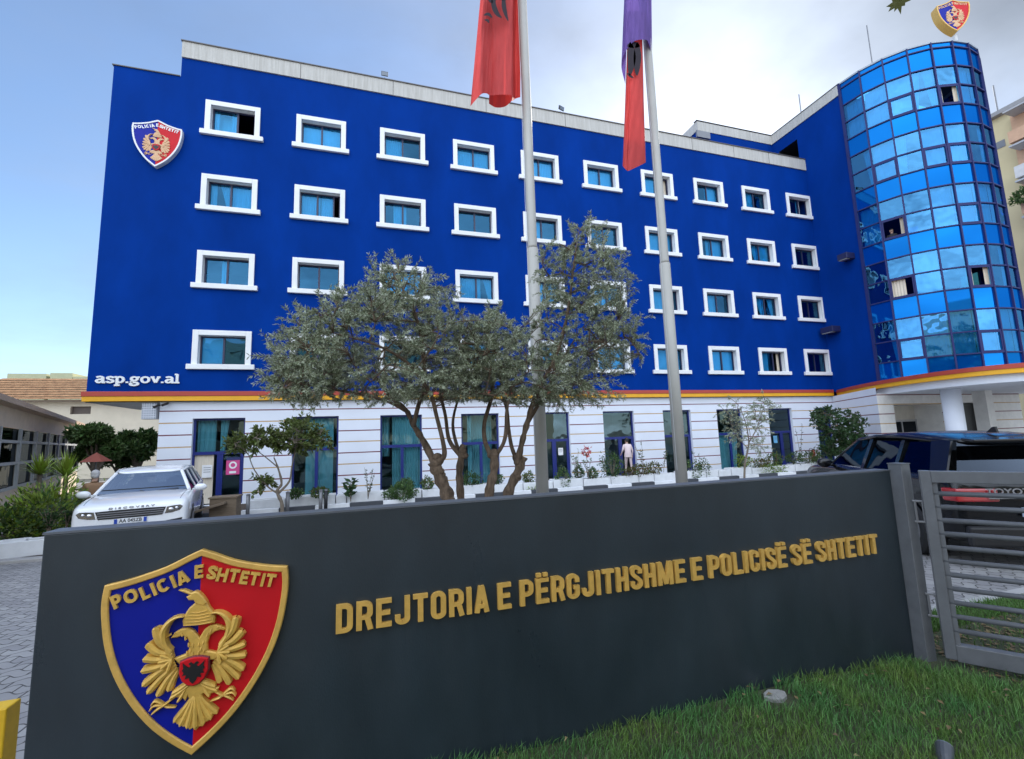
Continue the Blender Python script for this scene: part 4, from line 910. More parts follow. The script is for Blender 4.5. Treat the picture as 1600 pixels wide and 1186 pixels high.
def flag_mark(mb, strokes, Yp, off):
    for pts, w in strokes:
        p = smoothpts(pts, 4); prev = None
        for i in range(len(p)):
            d = p[min(i+1,len(p)-1)]-p[max(i-1,0)]; d = d/np.linalg.norm(d); nn = np.array([-d[1], d[0]])*w/2*math.sin(PI*min(.97,max(.06,(i+.5)/len(p))))
            a, b = p[i]+nn, p[i]-nn; cur_ = (at(a[0],a[1],Yp-off), at(b[0],b[1],Yp-off))
            if prev: mb.quad(prev[0], prev[1], cur_[1], cur_[0])
            prev = cur_
f1, pt1, n1 = flag_cloth([(813,-190,813,152,.10),(803,-190,806,154,.16),(800,-190,800,158,.03),(803,-190,799,149,-.06),(790,-190,781,148,-.03),(776,-190,766,149,.03),(770,-190,760,146,.01),(766,-190,751,148,-.05),(768,-190,735,166,-.02)])
FL1 = thing('flag', 'plain red flag with black eagle hanging limp on the nearer left flagpole', 'flag', tuple(at(775, 60, YP-.1)), 0, 'flags on the flagpoles')
inv1 = Matrix.Translation(-FL1.location)
def fbuild(mb, name, mts, root, **k):
    mb.v = [tuple(Vector(p)-root.location) for p in mb.v]; return mb.build(name, mts, root, **k)
fbuild(f1, 'cloth', FRED, FL1, smooth=True)
f1b, _, _ = flag_cloth([(813,-190,804,153,.20),(800,-190,790,166,.24),(780,-190,775,168,.18),(772,-190,764,162,.12)]); fbuild(f1b, 'cloth_fold', FRED, FL1, smooth=True)
mb = MB(); flag_mark(mb, [([(776,-20),(771,4),(776,20),(784,28)],8), ([(790,-20),(787,2),(789,18),(794,33)],7), ([(784,-30),(783,-10),(788,0)],12), ([(756,24),(763,22),(769,28)],5), ([(757,31),(762,32),(764,36)],4), ([(765,-10),(766,0),(770,4)],6)], YP-.10, .18); fbuild(mb, 'black_eagle', FBLK, FL1)
FL2 = thing('flag', 'purple flag hanging in front of a red flag on the right flagpole', 'flag', tuple(at(995, 30, YP-.1)), 0, 'flags on the flagpoles')
f2, _, _ = flag_cloth([(1016,-190,1019,92,.06),(1008,-190,1013,66,-.04),(1000,-190,1005,62,-.10),(990,-190,992,64,-.10),(984,-190,982,74,-.06),(982,-190,974,88,.02),(984,-190,971,105,.06),(988,-190,977,131,.04)]); fbuild(f2, 'cloth', FPUR, FL2, smooth=True)
FL3 = thing('flag', 'narrow folded red flag with black eagle hanging below the purple flag', 'flag', tuple(at(992, 160, YP)), 0, 'flags on the flagpoles')
f3, _, _ = flag_cloth([(1003,20,1008,253,.06),(999,20,1007,255,-.02),(990,20,984,266,-.07),(987,20,979,266,-.02),(982,20,973,259,.02),(983,20,978,262,.07)]); fbuild(f3, 'cloth', FRED, FL3, smooth=True)
mb = MB(); flag_mark(mb, [([(985,66),(987,90),(984,118)],13), ([(996,66),(996,90),(995,118)],12), ([(980,114),(984,118),(990,122)],4), ([(980,72),(990,70),(1000,72)],10)], YP-.10, .13); fbuild(mb, 'black_eagle', FBLK, FL3)

# ------------------------------------------------------------------ plants
def leaf_mesh(name, P0, D, L, Wd, material, parent=None, fold=.25, mats=None, mi=None):
    """P0, D: base points and unit directions; folded lozenge leaves"""
    n = len(P0); D = D/np.linalg.norm(D, axis=1, keepdims=True); rnd = RNG.normal(size=(n,3)); X = np.cross(D, rnd); X /= np.linalg.norm(X, axis=1, keepdims=True)+1e-9; Z = np.cross(X, D)
    L = np.asarray(L)[:,None]*np.ones((n,1)); Wd = np.asarray(Wd)[:,None]*np.ones((n,1))
    V = np.stack([P0, P0+D*L*.45+X*Wd/2+Z*Wd*fold, P0+D*L-Z*L*.08, P0+D*L*.45-X*Wd/2+Z*Wd*fold], 1)
    b = np.arange(n)*4; me = bpy.data.meshes.new(name)
    me.from_pydata(V.reshape(-1,3).tolist(), [], np.concatenate([np.stack([b,b+1,b+2],1), np.stack([b,b+2,b+3],1)]).tolist())
    for m_ in (mats or [material]): me.materials.append(m_)
    if mi is not None: me.polygons.foreach_set('material_index', np.concatenate([mi, mi]).astype(np.int32))
    me.update(); o = bpy.data.objects.new(name, me); COL.objects.link(o); o.parent = parent; return o
def bez(a, b, c, n): return [a*((1-t)**2)+b*(2*t*(1-t))+c*(t*t) for t in np.linspace(0, 1, n)]
def tree(name, label, cat, limbs, crowns, loc, nsub, ntw, leafL, leafW, leaf_n, lm, bark, group=None, twig_r=.006, droop=.1, step=.5, minr=.004, knots=None):
    """limbs: (world points, radii); crowns: (centre, radii, weight)"""
    root = thing(name, label, cat, tuple(loc), 0, group); L0 = np.array(loc)
    mb = MB(); nodes = []
    for pts, rad in limbs:
        p = smoothpts([np.array(q) for q in pts], 5); r_ = np.interp(np.linspace(0,1,len(p)), np.linspace(0,1,len(rad)), rad)
        if r_[0] > .05:   # knobbly old wood
            r_ = r_*(1+.16*np.sin(np.arange(len(p))*1.9+len(p))+RNG.normal(0,.05,len(p)))
        mb.tube([q-L0 for q in p], list(r_), 10)
        nodes += [(q, rr) for q, rr in zip(p[len(p)//3:], r_[len(p)//3:])]
    NP = np.array([q for q, _ in nodes])
    cw = np.array([c[2] for c in crowns], float); cw /= cw.sum()
    def samp(k, shell=.25):
        C = crowns[RNG.choice(len(crowns), p=cw)]; v = RNG.normal(size=3); v /= np.linalg.norm(v); return np.array(C[0])+v*np.array(C[1])*(RNG.uniform(shell,1)**.5)
    def connect(T, r0, r1, nn, nseg=7):
        nonlocal NP
        d = np.linalg.norm(NP-T, axis=1) + .6*np.maximum(0, NP[:,2]-T[2]); k = int(np.argmin(d)); a = NP[k]; dist = np.linalg.norm(T-a)
        mid = (a+T)/2+RNG.normal(0, .10, 3)*dist+np.array([0,0,.12*dist]); p = bez(a, mid, T, nseg)
        mb.tube([q-L0 for q in p], list(np.linspace(r0, r1, nseg)), nn, cap=False); return p
    for i in range(nsub):
        p = connect(samp(i, .0), twig_r*2.2, twig_r, 5); NP = np.vstack([NP, p[2:]])
    PP, DD = [], []
    for i in range(ntw):
        T = samp(i); p = connect(T, twig_r, minr*.5, 4, 8)
        tip = p[-1]; dv = p[-1]-p[-3]; dv = dv/(np.linalg.norm(dv)+1e-9); ext = [tip+dv*step*s_*.12-np.array([0,0,droop*s_*s_*.02]) for s_ in range(1, 4)]
        mb.tube([q-L0 for q in [tip]+ext], [minr*.5]*4, 3, cap=False)
        path = np.array(list(p[3:])+ext)
        for j in range(leaf_n):
            t = RNG.uniform(0,1)*(len(path)-1.001); a = int(t); q = path[a]+(path[a+1]-path[a])*(t-a); d = path[a+1]-path[a]; d = d/(np.linalg.norm(d)+1e-9)
            v = RNG.normal(size=3); v -= d*(v@d); v /= np.linalg.norm(v)+1e-9
            PP.append(q-L0); DD.append(d*RNG.uniform(.3,1.1)+v*.8+np.array([0,0,-droop]))
    for c, r_ in (knots or []):
        for q in range(5): v = RNG.normal(0, .5, 3)*r_; mb.ell(tuple(np.array(c)-L0+v), (r_*RNG.uniform(.6,1), r_*RNG.uniform(.6,1), r_*RNG.uniform(.6,1)), nu=9, nv=7)
    mb.build('trunk', bark, root, smooth=True)
    n = len(PP); leaf_mesh('crown', np.array(PP), np.array(DD), RNG.uniform(.65,1.25,n)*leafL, RNG.uniform(.75,1.2,n)*leafW, lm, root)
    return root
def W(px, py, Y): return np.array(at(px, py, Y))
def crown(px, py, rx, ry, Y, dep, w=1.0):
    c = W(px, py, Y); sx_ = np.linalg.norm(W(px+rx, py, Y)-c); sz_ = np.linalg.norm(W(px, py-ry, Y)-c); return (c, (sx_, dep, sz_), w)
YO = 6.4
def limb(pts, rad, y0=YO, dy=0.0):
    rad = [r_*(.60 if r_ > .04 else .75) for r_ in rad]
    n = len(pts); return ([W(x, y, y0+dy*i/max(1,n-1)) for i, (x, y) in enumerate(pts)], rad)
ol1 = [limb([(716,862),(705,800),(697,768),(684,740),(678,722)], [.19,.165,.15,.135,.15]), limb([(681,728),(662,690),(646,664),(634,640),(610,620),(585,585)], [.10,.075,.06,.05,.035,.02], dy=.4), limb([(646,666),(652,640),(662,600),(660,540),(645,480),(615,430)], [.055,.05,.045,.032,.022,.01], dy=-.3),
       limb([(683,724),(694,712),(692,690),(682,650),(672,615),(640,570),(590,540),(520,520)], [.075,.06,.05,.045,.04,.03,.02,.008], dy=-.6), limb([(634,642),(600,625),(540,612),(470,600)], [.035,.028,.02,.01], dy=-.5),
       limb([(726,860),(722,800),(719,765),(718,735),(722,708)], [.115,.10,.09,.085,.09], YO+.25), limb([(720,712),(702,688),(696,650),(688,610),(690,560),(700,500)], [.065,.05,.042,.035,.025,.012], YO+.25, .5), limb([(722,712),(712,690),(708,655),(722,600),(730,550)],[.05,.035,.03,.02,.01], YO+.25, .8)]
cr1 = [crown(600,520,120,62,YO-.1,1.0,2.6), crown(495,555,75,42,YO-.3,.8,1.3), crown(640,465,70,48,YO,.7,1.2), crown(607,425,34,28,YO,.4,.40), crown(560,480,52,26,YO-.2,.5,.55), crown(470,590,65,36,YO-.3,.7,.9), crown(705,545,75,58,YO+.1,.9,1.5), crown(505,500,58,16,YO-.2,.4,.32), crown(600,596,110,34,YO-.2,.8,1.7), crown(480,605,60,22,YO-.3,.7,.8), crown(755,530,60,45,YO,.7,1.3), crown(690,605,70,26,YO,.7,.9)]
tree('olive_tree', 'knotty olive tree with leaning double trunk, nearer the white car', 'tree', ol1, cr1, at(716,862,YO), 100, 1120, .057, .0125, 62, LOL, BARK, 'olive trees behind the sign wall', twig_r=.006, knots=[(W(681,722,YO),.08),(W(688,744,YO),.055),(W(722,708,YO+.25),.065)])
ol2 = [limb([(764,858),(764,800),(765,765),(772,735),(772,708)], [.13,.118,.11,.105,.115]), limb([(768,712),(758,690),(757,660),(768,620),(770,580),(760,530)], [.065,.055,.05,.04,.03,.012], dy=.4), limb([(774,712),(786,694),(791,672),(792,640),(800,600)], [.06,.045,.04,.03,.015], dy=-.4),
       limb([(776,856),(786,800),(796,765),(810,735),(818,714)], [.145,.13,.12,.105,.10], YO+.1), limb([(812,728),(800,700),(795,670),(792,640),(785,612),(780,570)], [.06,.05,.042,.036,.03,.015], YO+.1, .4), limb([(808,726),(816,690),(824,660),(836,620),(862,570),(880,520),(890,470),(897,410),(905,360)], [.085,.07,.065,.055,.045,.036,.028,.018,.007], YO+.1, -.5), limb([(824,662),(848,620),(880,560),(905,520)], [.05,.04,.03,.012], YO+.1, .7),
       limb([(862,572),(905,555),(950,530)], [.035,.025,.01], YO-.1, .4), limb([(836,622),(880,600),(940,590)], [.03,.02,.008], YO, .5)]
cr2 = [crown(765,545,68,55,YO,.9,1.7), crown(905,520,85,62,YO,1.0,2.5), crown(905,430,62,58,YO-.2,.7,1.45), crown(912,380,32,40,YO-.2,.4,.40), crown(955,435,34,36,YO-.2,.4,.38), crown(955,545,44,45,YO,.7,.9), crown(830,590,95,46,YO,.8,2.3), crown(770,600,70,34,YO,.8,1.1), crown(890,610,70,24,YO,.7,.8), crown(975,480,22,22,YO,.3,.16), crown(865,400,20,26,YO-.1,.3,.16)]
tree('olive_tree', 'taller olive tree forking low, its leaves overlapping the left flagpole', 'tree', ol2, cr2, at(770,858,YO), 100, 980, .057, .0125, 62, LOL, BARK, 'olive trees behind the sign wall', twig_r=.006, knots=[(W(771,712,YO),.075),(W(816,716,YO+.1),.075),(W(806,745,YO+.1),.06)])
mb = MB()
bx0, bx1 = at(660, 860, YO).x, at(830, 860, YO).x
mb.box(bx0, bx1, YO-.6, YO+.9, gz(YO)-.2, gz(YO)+.045); struct(mb.build('tree_bed_soil', SOIL))
mb = MB(); z0, z1 = gz(YO)-.2, gz(YO)+.10
mb.box(bx0-.12, bx1+.12, YO-.72, YO-.602, z0, z1); mb.box(bx0-.12, bx1+.12, YO+.902, YO+1.02, z0, z1); mb.box(bx0-.12, bx0-.002, YO-.602, YO+.902, z0, z1); mb.box(bx1+.002, bx1+.12, YO-.602, YO+.902, z0, z1)
struct(mb.build('tree_bed_kerb', mat('kerb stone', (0,0,0)), bevel=.01))
# yellowing citrus tree left
YC = 15.6
def limbY(pts, rad, Y): return ([W(x, y, Y) for x, y in pts], rad)
tree('citrus_tree', 'slender young tree with yellow green leaves in front of the first shop windows', 'tree', [limbY([(441,802),(440,785),(433,768),(440,755),(434,730),(428,715)],[.06,.05,.045,.035,.025,.015],YC), limbY([(436,770),(452,752),(456,730),(462,700)],[.04,.03,.022,.012],YC), limbY([(436,772),(418,760),(398,735),(388,710)],[.03,.022,.016,.01],YC), limbY([(434,730),(412,712),(395,700)],[.02,.014,.01],YC)],
     [crown(468,680,40,28,YC,.8,2.4), crown(372,692,18,16,YC,.4,.7), crown(410,682,24,17,YC,.5,.9), crown(440,690,22,16,YC,.5,.7), crown(412,757,14,18,YC+.2,.4,.35), crown(500,690,20,16,YC,.4,.5), crown(388,695,20,14,YC,.4,.4)], at(441,802,YC), 34, 200, .15, .068, 18, leafmat('citrus leaf', (.075,.10,.018), (.13,.16,.05)), BARK2, twig_r=.009)
YS = 16.0
tree('olive_sapling', 'thin grey leaved sapling before the ground floor windows right of the right flagpole', 'tree', [limbY([(1163,752),(1164,725),(1168,705),(1170,690),(1166,665),(1158,640)],[.045,.04,.034,.03,.02,.008],YS), limbY([(1170,692),(1182,670),(1192,640),(1195,625)],[.025,.02,.012,.006],YS), limbY([(1168,700),(1150,680),(1140,655)],[.02,.014,.008],YS)],
     [crown(1150,645,26,22,YS,.7,1), crown(1190,640,20,22,YS,.6,1), crown(1170,675,34,24,YS,.8,1.2), crown(1185,700,16,10,YS,.5,.3), crown(1142,618,6,10,YS,.2,.14), crown(1192,620,6,9,YS,.2,.14)], at(1163,752,YS), 30, 170, .10, .026, 24, LOL, BARK2, twig_r=.008)
YS2 = 15.8
tree('bushy_tree', 'dense dark green bushy tree beside the chamfered white wall', 'tree', [limbY([(1316,752),(1315,720),(1312,690),(1308,660)],[.07,.06,.045,.02],YS2), limbY([(1315,715),(1328,690),(1332,660)],[.04,.03,.012],YS2)],
     [crown(1312,668,27,26,YS2,.9,2), crown(1320,690,24,24,YS2,.9,1.6), crown(1290,650,16,14,YS2,.5,.5), crown(1330,655,14,16,YS2,.5,.5), crown(1304,700,14,16,YS2,.6,.6)], at(1316,752,YS2), 34, 300, .13, .07, 20, LDK, BARK2, twig_r=.009)

def bush(name, label, cat, c, r, n, L_, Wd, mats, group=None, shell=.55, spiky=False, stems=True, up_=.35):
    """leafy shrub standing at the base point c with half sizes r"""
    root = thing(name, label, cat, tuple(c), 0, group); 
    v = RNG.normal(size=(n,3)); v /= np.linalg.norm(v, axis=1, keepdims=True); rad = RNG.uniform(shell,1,n)[:,None]
    lump = 1+.22*np.sin(v[:,0:1]*4+c[0])+.18*np.sin(v[:,1:2]*5+v[:,2:3]*4+c[0]*3)
    P_ = v*rad*lump*np.array(r); P_[:,2] += r[2]*.95; D_ = v+RNG.normal(0,.55,(n,3)); D_[:,2] += up_
    mi = RNG.choice(len(mats), n, p=[.7]+[.3/(len(mats)-1)]*(len(mats)-1)) if len(mats) > 1 else np.zeros(n)
    k = P_[:,2] > .0; leaf_mesh('foliage', P_[k], D_[k], RNG.uniform(.6,1.3,k.sum())*L_, RNG.uniform(.7,1.2,k.sum())*Wd, None, root, mats=mats, mi=mi[k])
    mb = MB()
    for i in range(9):
        a = RNG.uniform(0, 2*PI); q = np.array([math.cos(a)*r[0], math.sin(a)*r[1], 0])*RNG.uniform(.3,.8); mb.tube([(0,0,-.02), tuple(q*.4+np.array([0,0,r[2]*.6])), tuple(q+np.array([0,0,r[2]*RNG.uniform(1.0,1.6)]))], [.012,.009,.004], 5, cap=False)
    mb.build('stem', BARK2, root); return root

# white planters along the building, with a painted kerb in front
PLW = mat('planter concrete', (.74,.75,.76), .75, var=.07, vscale=4, bump=.15)
YPL = 17.0; zb = gz(YPL)
xs_p = []; x = at(392, 777, YPL).x
spec = [1.05,1.5,.32,1.2,1.25,1.25,1.2,1.25,1.2,1.25,1.2,1.25,.7,1.25,1.3,.62,.66,1.1,1.2,1.25,1.25,1.25,1.2,1.1,1.2,1.25]
names_p = ['first white planter box from the left, nearest the white car']+['white planter box number %s in the long row along the building' % w for w in []]
land = {}
for i, w in enumerate(spec): xs_p.append((x, w)); x += w+.035
ordn = ['first','second','third','fourth','fifth','sixth','seventh','eighth','ninth','tenth','eleventh','twelfth','thirteenth']
for i, (x, w) in enumerate(xs_p):
    lab = f'{ordn[i]} white planter box from the car end of the row' if i < 13 else f'{ordn[len(spec)-1-i]} white planter box from the black car end of the row'
    r_ = thing('planter_box', lab, 'planter', (x+w/2, YPL, zb), 0, 'white planter boxes along the building'); h = .40+.03*math.sin(i*2.3); d = .24
    mb = MB(); mb.box(-w/2, w/2, -d, -d+.05, 0, h); mb.box(-w/2, w/2, d-.05, d, 0, h); mb.box(-w/2, -w/2+.05, -d+.05, d-.05, 0, h); mb.box(w/2-.05, w/2, -d+.05, d-.05, 0, h); mb.box(-w/2+.05, w/2-.05, -d+.05, d-.05, 0, .05)
    mb.build('box', PLW, r_, bevel=.015)
    mb = MB(); mb.quad((-w/2+.05,-d+.05,h-.06),(w/2-.05,-d+.05,h-.06),(w/2-.05,d-.05,h-.06),(-w/2+.05,d-.05,h-.06)); mb.build('soil', SOIL, r_)
mb = MB(); x = -6.0; i = 0
while x < 24:
    mb.box(x, x+1.05, 16.20, 16.38, gz(16.3)-.1, gz(16.3)+.15, i % 2); x += 1.055; i += 1
struct(mb.build('painted_kerb', [mat('kerb white', (.72,.73,.74), .7, bump=.1), mat('kerb black', (.05,.055,.065), .7, bump=.1)], bevel=.01))
mb = MB(); mb.box(-6, 24, 16.38, 19.6, gz(17)-.3, gz(17)+.0); struct(mb.build('planter_strip_soil', SOIL))

# shrubs standing in or before the planters (survey px x, base y, radius px, height px, kind)
G = 'shrubs along the building front'
SH = [(463,778,8,14,'g','small round green shrub under the second shop window, left of its door post'),(500,777,12,15,'yb','round clipped shrub with bronze tips beside two grey bollards'),
      (627,782,28,24,'g','wide spreading green shrub under the third shop window'),(633,765,16,14,'g','leafy shrub behind the wide spreading one at the third shop window'),(668,766,11,18,'yb','round bronze tipped shrub right of the third shop window'),
      (738,762,14,22,'d','dark shrub under the fourth shop window between the olive trunks'),(776,757,9,14,'g','small green shrub between the two right olive trunks'),(826,756,8,16,'yb','round bronze shrub left of the left flagpole'),(836,768,16,11,'yg','low bright green plant left of the left flagpole foot'),
      (880,764,15,26,'g','bushy green shrub right of the left flagpole foot'),(905,748,9,16,'d','thin dark shrub below the red flowering plant'),(927,748,8,14,'g','small shrub left of the sixth shop door'),(958,748,18,34,'d','tall dark leafy shrub before the sixth shop door'),
      (985,746,12,13,'b','bronze leaved shrub at the feet of the woman in pink'),(1002,744,12,16,'b','drooping bronze shrub spilling over a planter'),(1021,741,11,15,'b','reddish bronze shrub left of the right flagpole'),
      (1083,748,14,22,'g','green shrub right of the right flagpole foot'),(1101,746,10,20,'d','dark shrub second from the right flagpole foot'),(1164,731,11,15,'yg','fresh green shrub at the foot of the grey sapling'),(1190,731,9,11,'b','small clipped ball shrub right of the sapling'),
      (1211,727,10,14,'yb','clipped ball shrub under the ninth shop window'),(1201,741,19,12,'yg','low spreading bright green plant before the clipped balls'),(1241,725,9,13,'d','dark shrub right of the ninth shop window'),(1262,724,14,12,'g','broad green shrub under the fire extinguisher'),(1276,722,8,14,'yb','rounded bronze shrub nearest the bushy tree')]
MK = {'g': [LGR, LDK], 'd': [LDK, LGR], 'yg': [LYG, LGR], 'yb': [LGR, LBR], 'b': [LBR, LGR]}
for px, py, rp, hp, k, lab in SH:
    Yb = 16.95 if py < 770 and k != 'x' else 16.5
    p = at(px, py, Yb); sc = (at(px+1, py, Yb)-p).length
    bush('shrub', lab, 'shrub', p, (rp*sc*1.0, rp*sc*.9, hp*sc*.55), int(190+rp*rp*1.5), .085, .05, MK[k], G)
def wisp(label, px, py, hpx, Y, mats, n=5, name='potted_plant', lw=(.09,.045), flower=None):
    p = np.array(at(px, py, Y)); sc = (at(px+1, py, Y)-at(px, py, Y)).length; root = thing(name, label, 'plant', tuple(p)); mb = MB(); PP, DD = [], []
    for i in range(n):
        tip = np.array([RNG.normal(0, hpx*sc*.16), RNG.normal(0, .12), hpx*sc*RNG.uniform(.65,1)]); pts = bez(np.zeros(3), np.array([tip[0]*.3, tip[1]*.3, tip[2]*.6]), tip, 7); mb.tube(pts, list(np.linspace(.010,.004,7)), 5, cap=False)
        for j in range(12):
            t = RNG.uniform(.25,1)*5.99; a = int(t); q = pts[a]+(pts[a+1]-pts[a])*(t-a); PP.append(q); v = RNG.normal(size=3); v[2] = abs(v[2])*.5; DD.append(v)
    mb.build('stem', BARK2, root); m_ = len(PP); leaf_mesh('foliage', np.array(PP), np.array(DD), RNG.uniform(.7,1.3,m_)*lw[0], RNG.uniform(.7,1.3,m_)*lw[1], None, root, mats=mats, mi=np.zeros(m_))
    if flower:
        c = np.array([0,0,hpx*sc]); n_ = 60; v = RNG.normal(size=(n_,3)); leaf_mesh('flower', c+v*.07, v, np.full(n_,.10), np.full(n_,.07), LRD, root)
    return root
wisp('thin stemmed plant with sparse leaves between the second and third shop windows', 575, 780, 52, 16.6, [LDK])
wisp('broad leaved arching plant right of the second shop window', 548, 784, 38, 16.6, [LDK], 4, lw=(.26,.11))
wisp('wispy tall plant left of the red flowers', 903, 748, 46, 16.9, [LGR], 5)
wisp('tall plant topped with red flowers between the fifth and sixth shop doors', 919, 748, 38, 16.9, [LGR], 4, flower=True)
wisp('sparse tall plant right of the woman in pink', 1006, 738, 48, 16.9, [LDK], 4)
wisp('bare thin plant before the seventh shop door', 1037, 738, 40, 16.9, [LDK], 3)
wisp('single thin plant between the right flagpole and the eighth shop window', 1093, 738, 28, 16.9, [LDK], 2)
wisp('thin plant climbing the wall left of the fire extinguisher', 1252, 722, 50, 17.2, [LDK], 3)
# bollards
for px, py, lab in ((387,800,'grey bollard left of the slender citrus trunk'),(449,799,'grey bollard right of the slender citrus trunk'),(501,790,'left bollard of the close pair right of the citrus'),(509,789,'right dark bollard of the close pair right of the citrus')):
    p = at(px, py, 15.9); r_ = thing('bollard', lab, 'bollard', (p.x, 15.9, gz(15.9)), 0, 'grey bollards by the planters')
    mb = MB(); mb.tube([(0,0,0),(0,0,.62)], .055, 12); mb.build('shaft', GREYM if '509' != str(px) else PLAST, r_, smooth=True)
    mb = MB(); mb.tube([(0,0,.62),(0,0,.66),(0,0,.675)], [.06,.06,.03], 12); mb.build('cap', GREYM, r_)
# barrier box
bp_ = at(352, 800, 14.6); r_ = thing('barrier_box', 'brown wooden box with a sloping plank beside the white car', 'box', (bp_.x, 14.6, gz(14.6)))
WOOD = mat('weathered wood', (.12,.085,.055), .8, vscale=3, col2=(.20,.15,.10), stretch=(1,1,8), bump=.3)
mb = MB(); mb.box(-.32,.32,-.25,.25,0,.72); mb.build('body', WOOD, r_, bevel=.01)
mb = MB(); mb.box(-.35,.35,-.28,.28,.722,.76); mb.build('lid', WOOD, r_)
mb = MB(); mb.bar((-1.1,-.40,.30),(.10,-.36,.62), .30, .05); mb.build('plank', WOOD, r_)

# ------------------------------------------------------------------ vehicles
def loft(mb, secs, m=0, caps=True):
    n = len(secs[0]); o = len(mb.v)
    for s_ in secs: mb.v += [tuple(p) for p in s_]
    for i in range(len(secs)-1):
        for k in range(n): a, b = o+i*n+k, o+i*n+(k+1) % n; mb.f.append((a, b, b+n, a+n)); mb.m.append(m)
    if caps: mb.f.append(tuple(o+k for k in reversed(range(n)))); mb.m.append(m); e = o+(len(secs)-1)*n; mb.f.append(tuple(e+k for k in range(n))); mb.m.append(m)
from mathutils.bvhtree import BVHTree
root_bvh = {}
def skin_x(root, u, v, front=True):
    h_ = root_bvh[root.name].ray_cast(Vector((4 if front else -4, u, v)), Vector((-1 if front else 1, 0, 0)))
    return h_[0].x if h_[0] else (2.25 if front else -2.25)
def car(name, label, loc, rz, paint, gl, H=1.0, group=None):
    root = thing(name, label, 'car', loc, rz, group)
    st = [(2.315,.36,.72,.75,.80),(2.30,.28,.85,.88,.87),(2.24,.25,.915,.945,.91),(2.08,.24,.975,1.01,.935),(1.6,.24,1.03,1.09,.945),(.98,.24,1.06,1.14,.95),(0,.24,1.08,1.12,.95),(-1.2,.24,1.11,1.13,.95),(-1.9,.26,1.13,1.15,.93),(-2.2,.30,1.12,1.14,.88),(-2.31,.38,1.00,1.03,.80)]
    secs = []
    for x, zb_, zs, zt, w in st:
        h = [(0,zb_),(.80*w,zb_),(.97*w,zb_+.07),(w,zb_+.24),(w,zs-.20),(.99*w,zs-.07),(.955*w,zs-.005),(.87*w,.5*(zs+zt)+.01),(.5*w,zt-.005),(0,zt)]
        secs.append([(x,y,z*H) for y, z in h]+[(x,-y,z*H) for y, z in h[-2:0:-1]])
    mb = MB(); loft(mb, secs); bd = mb.build('body', paint, root, smooth=True, subsurf=2)
    fl = MB(); fl.box(-1.95, .95, -.76, .76, 1.125*H, 1.15*H); fl.box(.62, .95, -.74, .74, 1.15*H, 1.20*H); fl.build('cabin', mat('cabin black', (.02,.02,.021), .8), root)
    bpy.context.view_layer.update(); root_bvh[root.name] = BVHTree.FromObject(bd, bpy.context.evaluated_depsgraph_get())
    # roof skin
    rs_ = []
    for x, z, w in ((.42,1.555,.60),(.25,1.62,.635),(-.3,1.675,.66),(-1.0,1.675,.665),(-1.65,1.635,.65),(-1.98,1.60,.62),(-2.06,1.575,.60)):
        rs_.append([(x,w,z*H-.045),(x,w*.96,z*H-.012),(x,w*.6,z*H+.012),(x,0,z*H+.018),(x,-w*.6,z*H+.012),(x,-w*.96,z*H-.012),(x,-w,z*H-.045),(x,-w*.5,z*H-.06),(x,w*.5,z*H-.06)])
    mb = MB(); loft(mb, rs_); mb.build('roof', paint, root, smooth=True, subsurf=1)
    A0, A1 = (1.06,.82,1.10*H), (.40,.60,1.53*H)
    gw = MB(); gw.quad((1.06,.80,1.11*H),(1.06,-.80,1.11*H),(.41,-.60,1.545*H),(.41,.60,1.545*H)); gw.f.reverse()
    mid = (.735, 0, 1.345*H)
    gw.build('windshield', gl, root)
    gr = MB(); gr.quad((-2.20,-.76,1.13*H),(-2.20,.76,1.13*H),(-1.99,.58,1.56*H),(-1.99,-.58,1.56*H)); gr.build('rear_window', gl, root)
    for sg in (1, -1):
        P_ = lambda x, z: (x, sg*(.865-(z-1.08)*.46), z*H)
        for (a, b, c, d) in ((1.00,.36,-.10,-.08),(-.20,-.18,-1.02,-.98),(-1.12,-1.06,-1.92,-1.62)):
            w_ = MB(); w_.quad(P_(a,1.09),P_(d,1.09) if a > 0 else P_(c,1.09),P_(c if a > 0 else d,1.55),P_(b,1.55)); w_.build('side_window', CARGD, root)
        pl = MB()
        pl.tube([(1.07,sg*.83,1.09*H),(.72,sg*.72,1.33*H),(.38,sg*.61,1.55*H)], .038, 8)
        for x0, x1 in ((-.14,-.13),(-1.07,-1.02)): pl.bar((x0,sg*.862,1.08*H),(x1,sg*.655,1.56*H), .10, .045, (0,sg,0))
        qp = [P_(-1.90,1.07),P_(-2.20,1.07),P_(-2.02,1.575),P_(-1.62,1.60)]; pl.add(qp+[(x,y+sg*.025,z) for x,y,z in qp], [(0,1,2,3),(4,5,6,7),(0,1,5,4),(1,2,6,5),(2,3,7,6),(3,0,4,7)]); pl.tube([(.40,sg*.62,1.555*H),(-.3,sg*.665,1.625*H),(-1.0,sg*.67,1.625*H),(-1.95,sg*.625,1.56*H)], .03, 8)
        pl.build('pillar', paint, root, smooth=False)
        tr = MB(); tr.tube([P_(1.02,1.085),P_(0,1.085),P_(-1.7,1.10)], .010, 6); tr.build('window_trim', CHROME if paint is CARB else PLAST, root)
        mr_ = MB(); mr_.ell((.90,sg*1.04,1.12*H), (.075,.13,.09), nu=14, nv=10); mr_.tube([(.88,sg*.88,1.07*H),(.88,sg*.98,1.09*H)], .03, 6); mr_.build('side_mirror', paint, root, smooth=True)
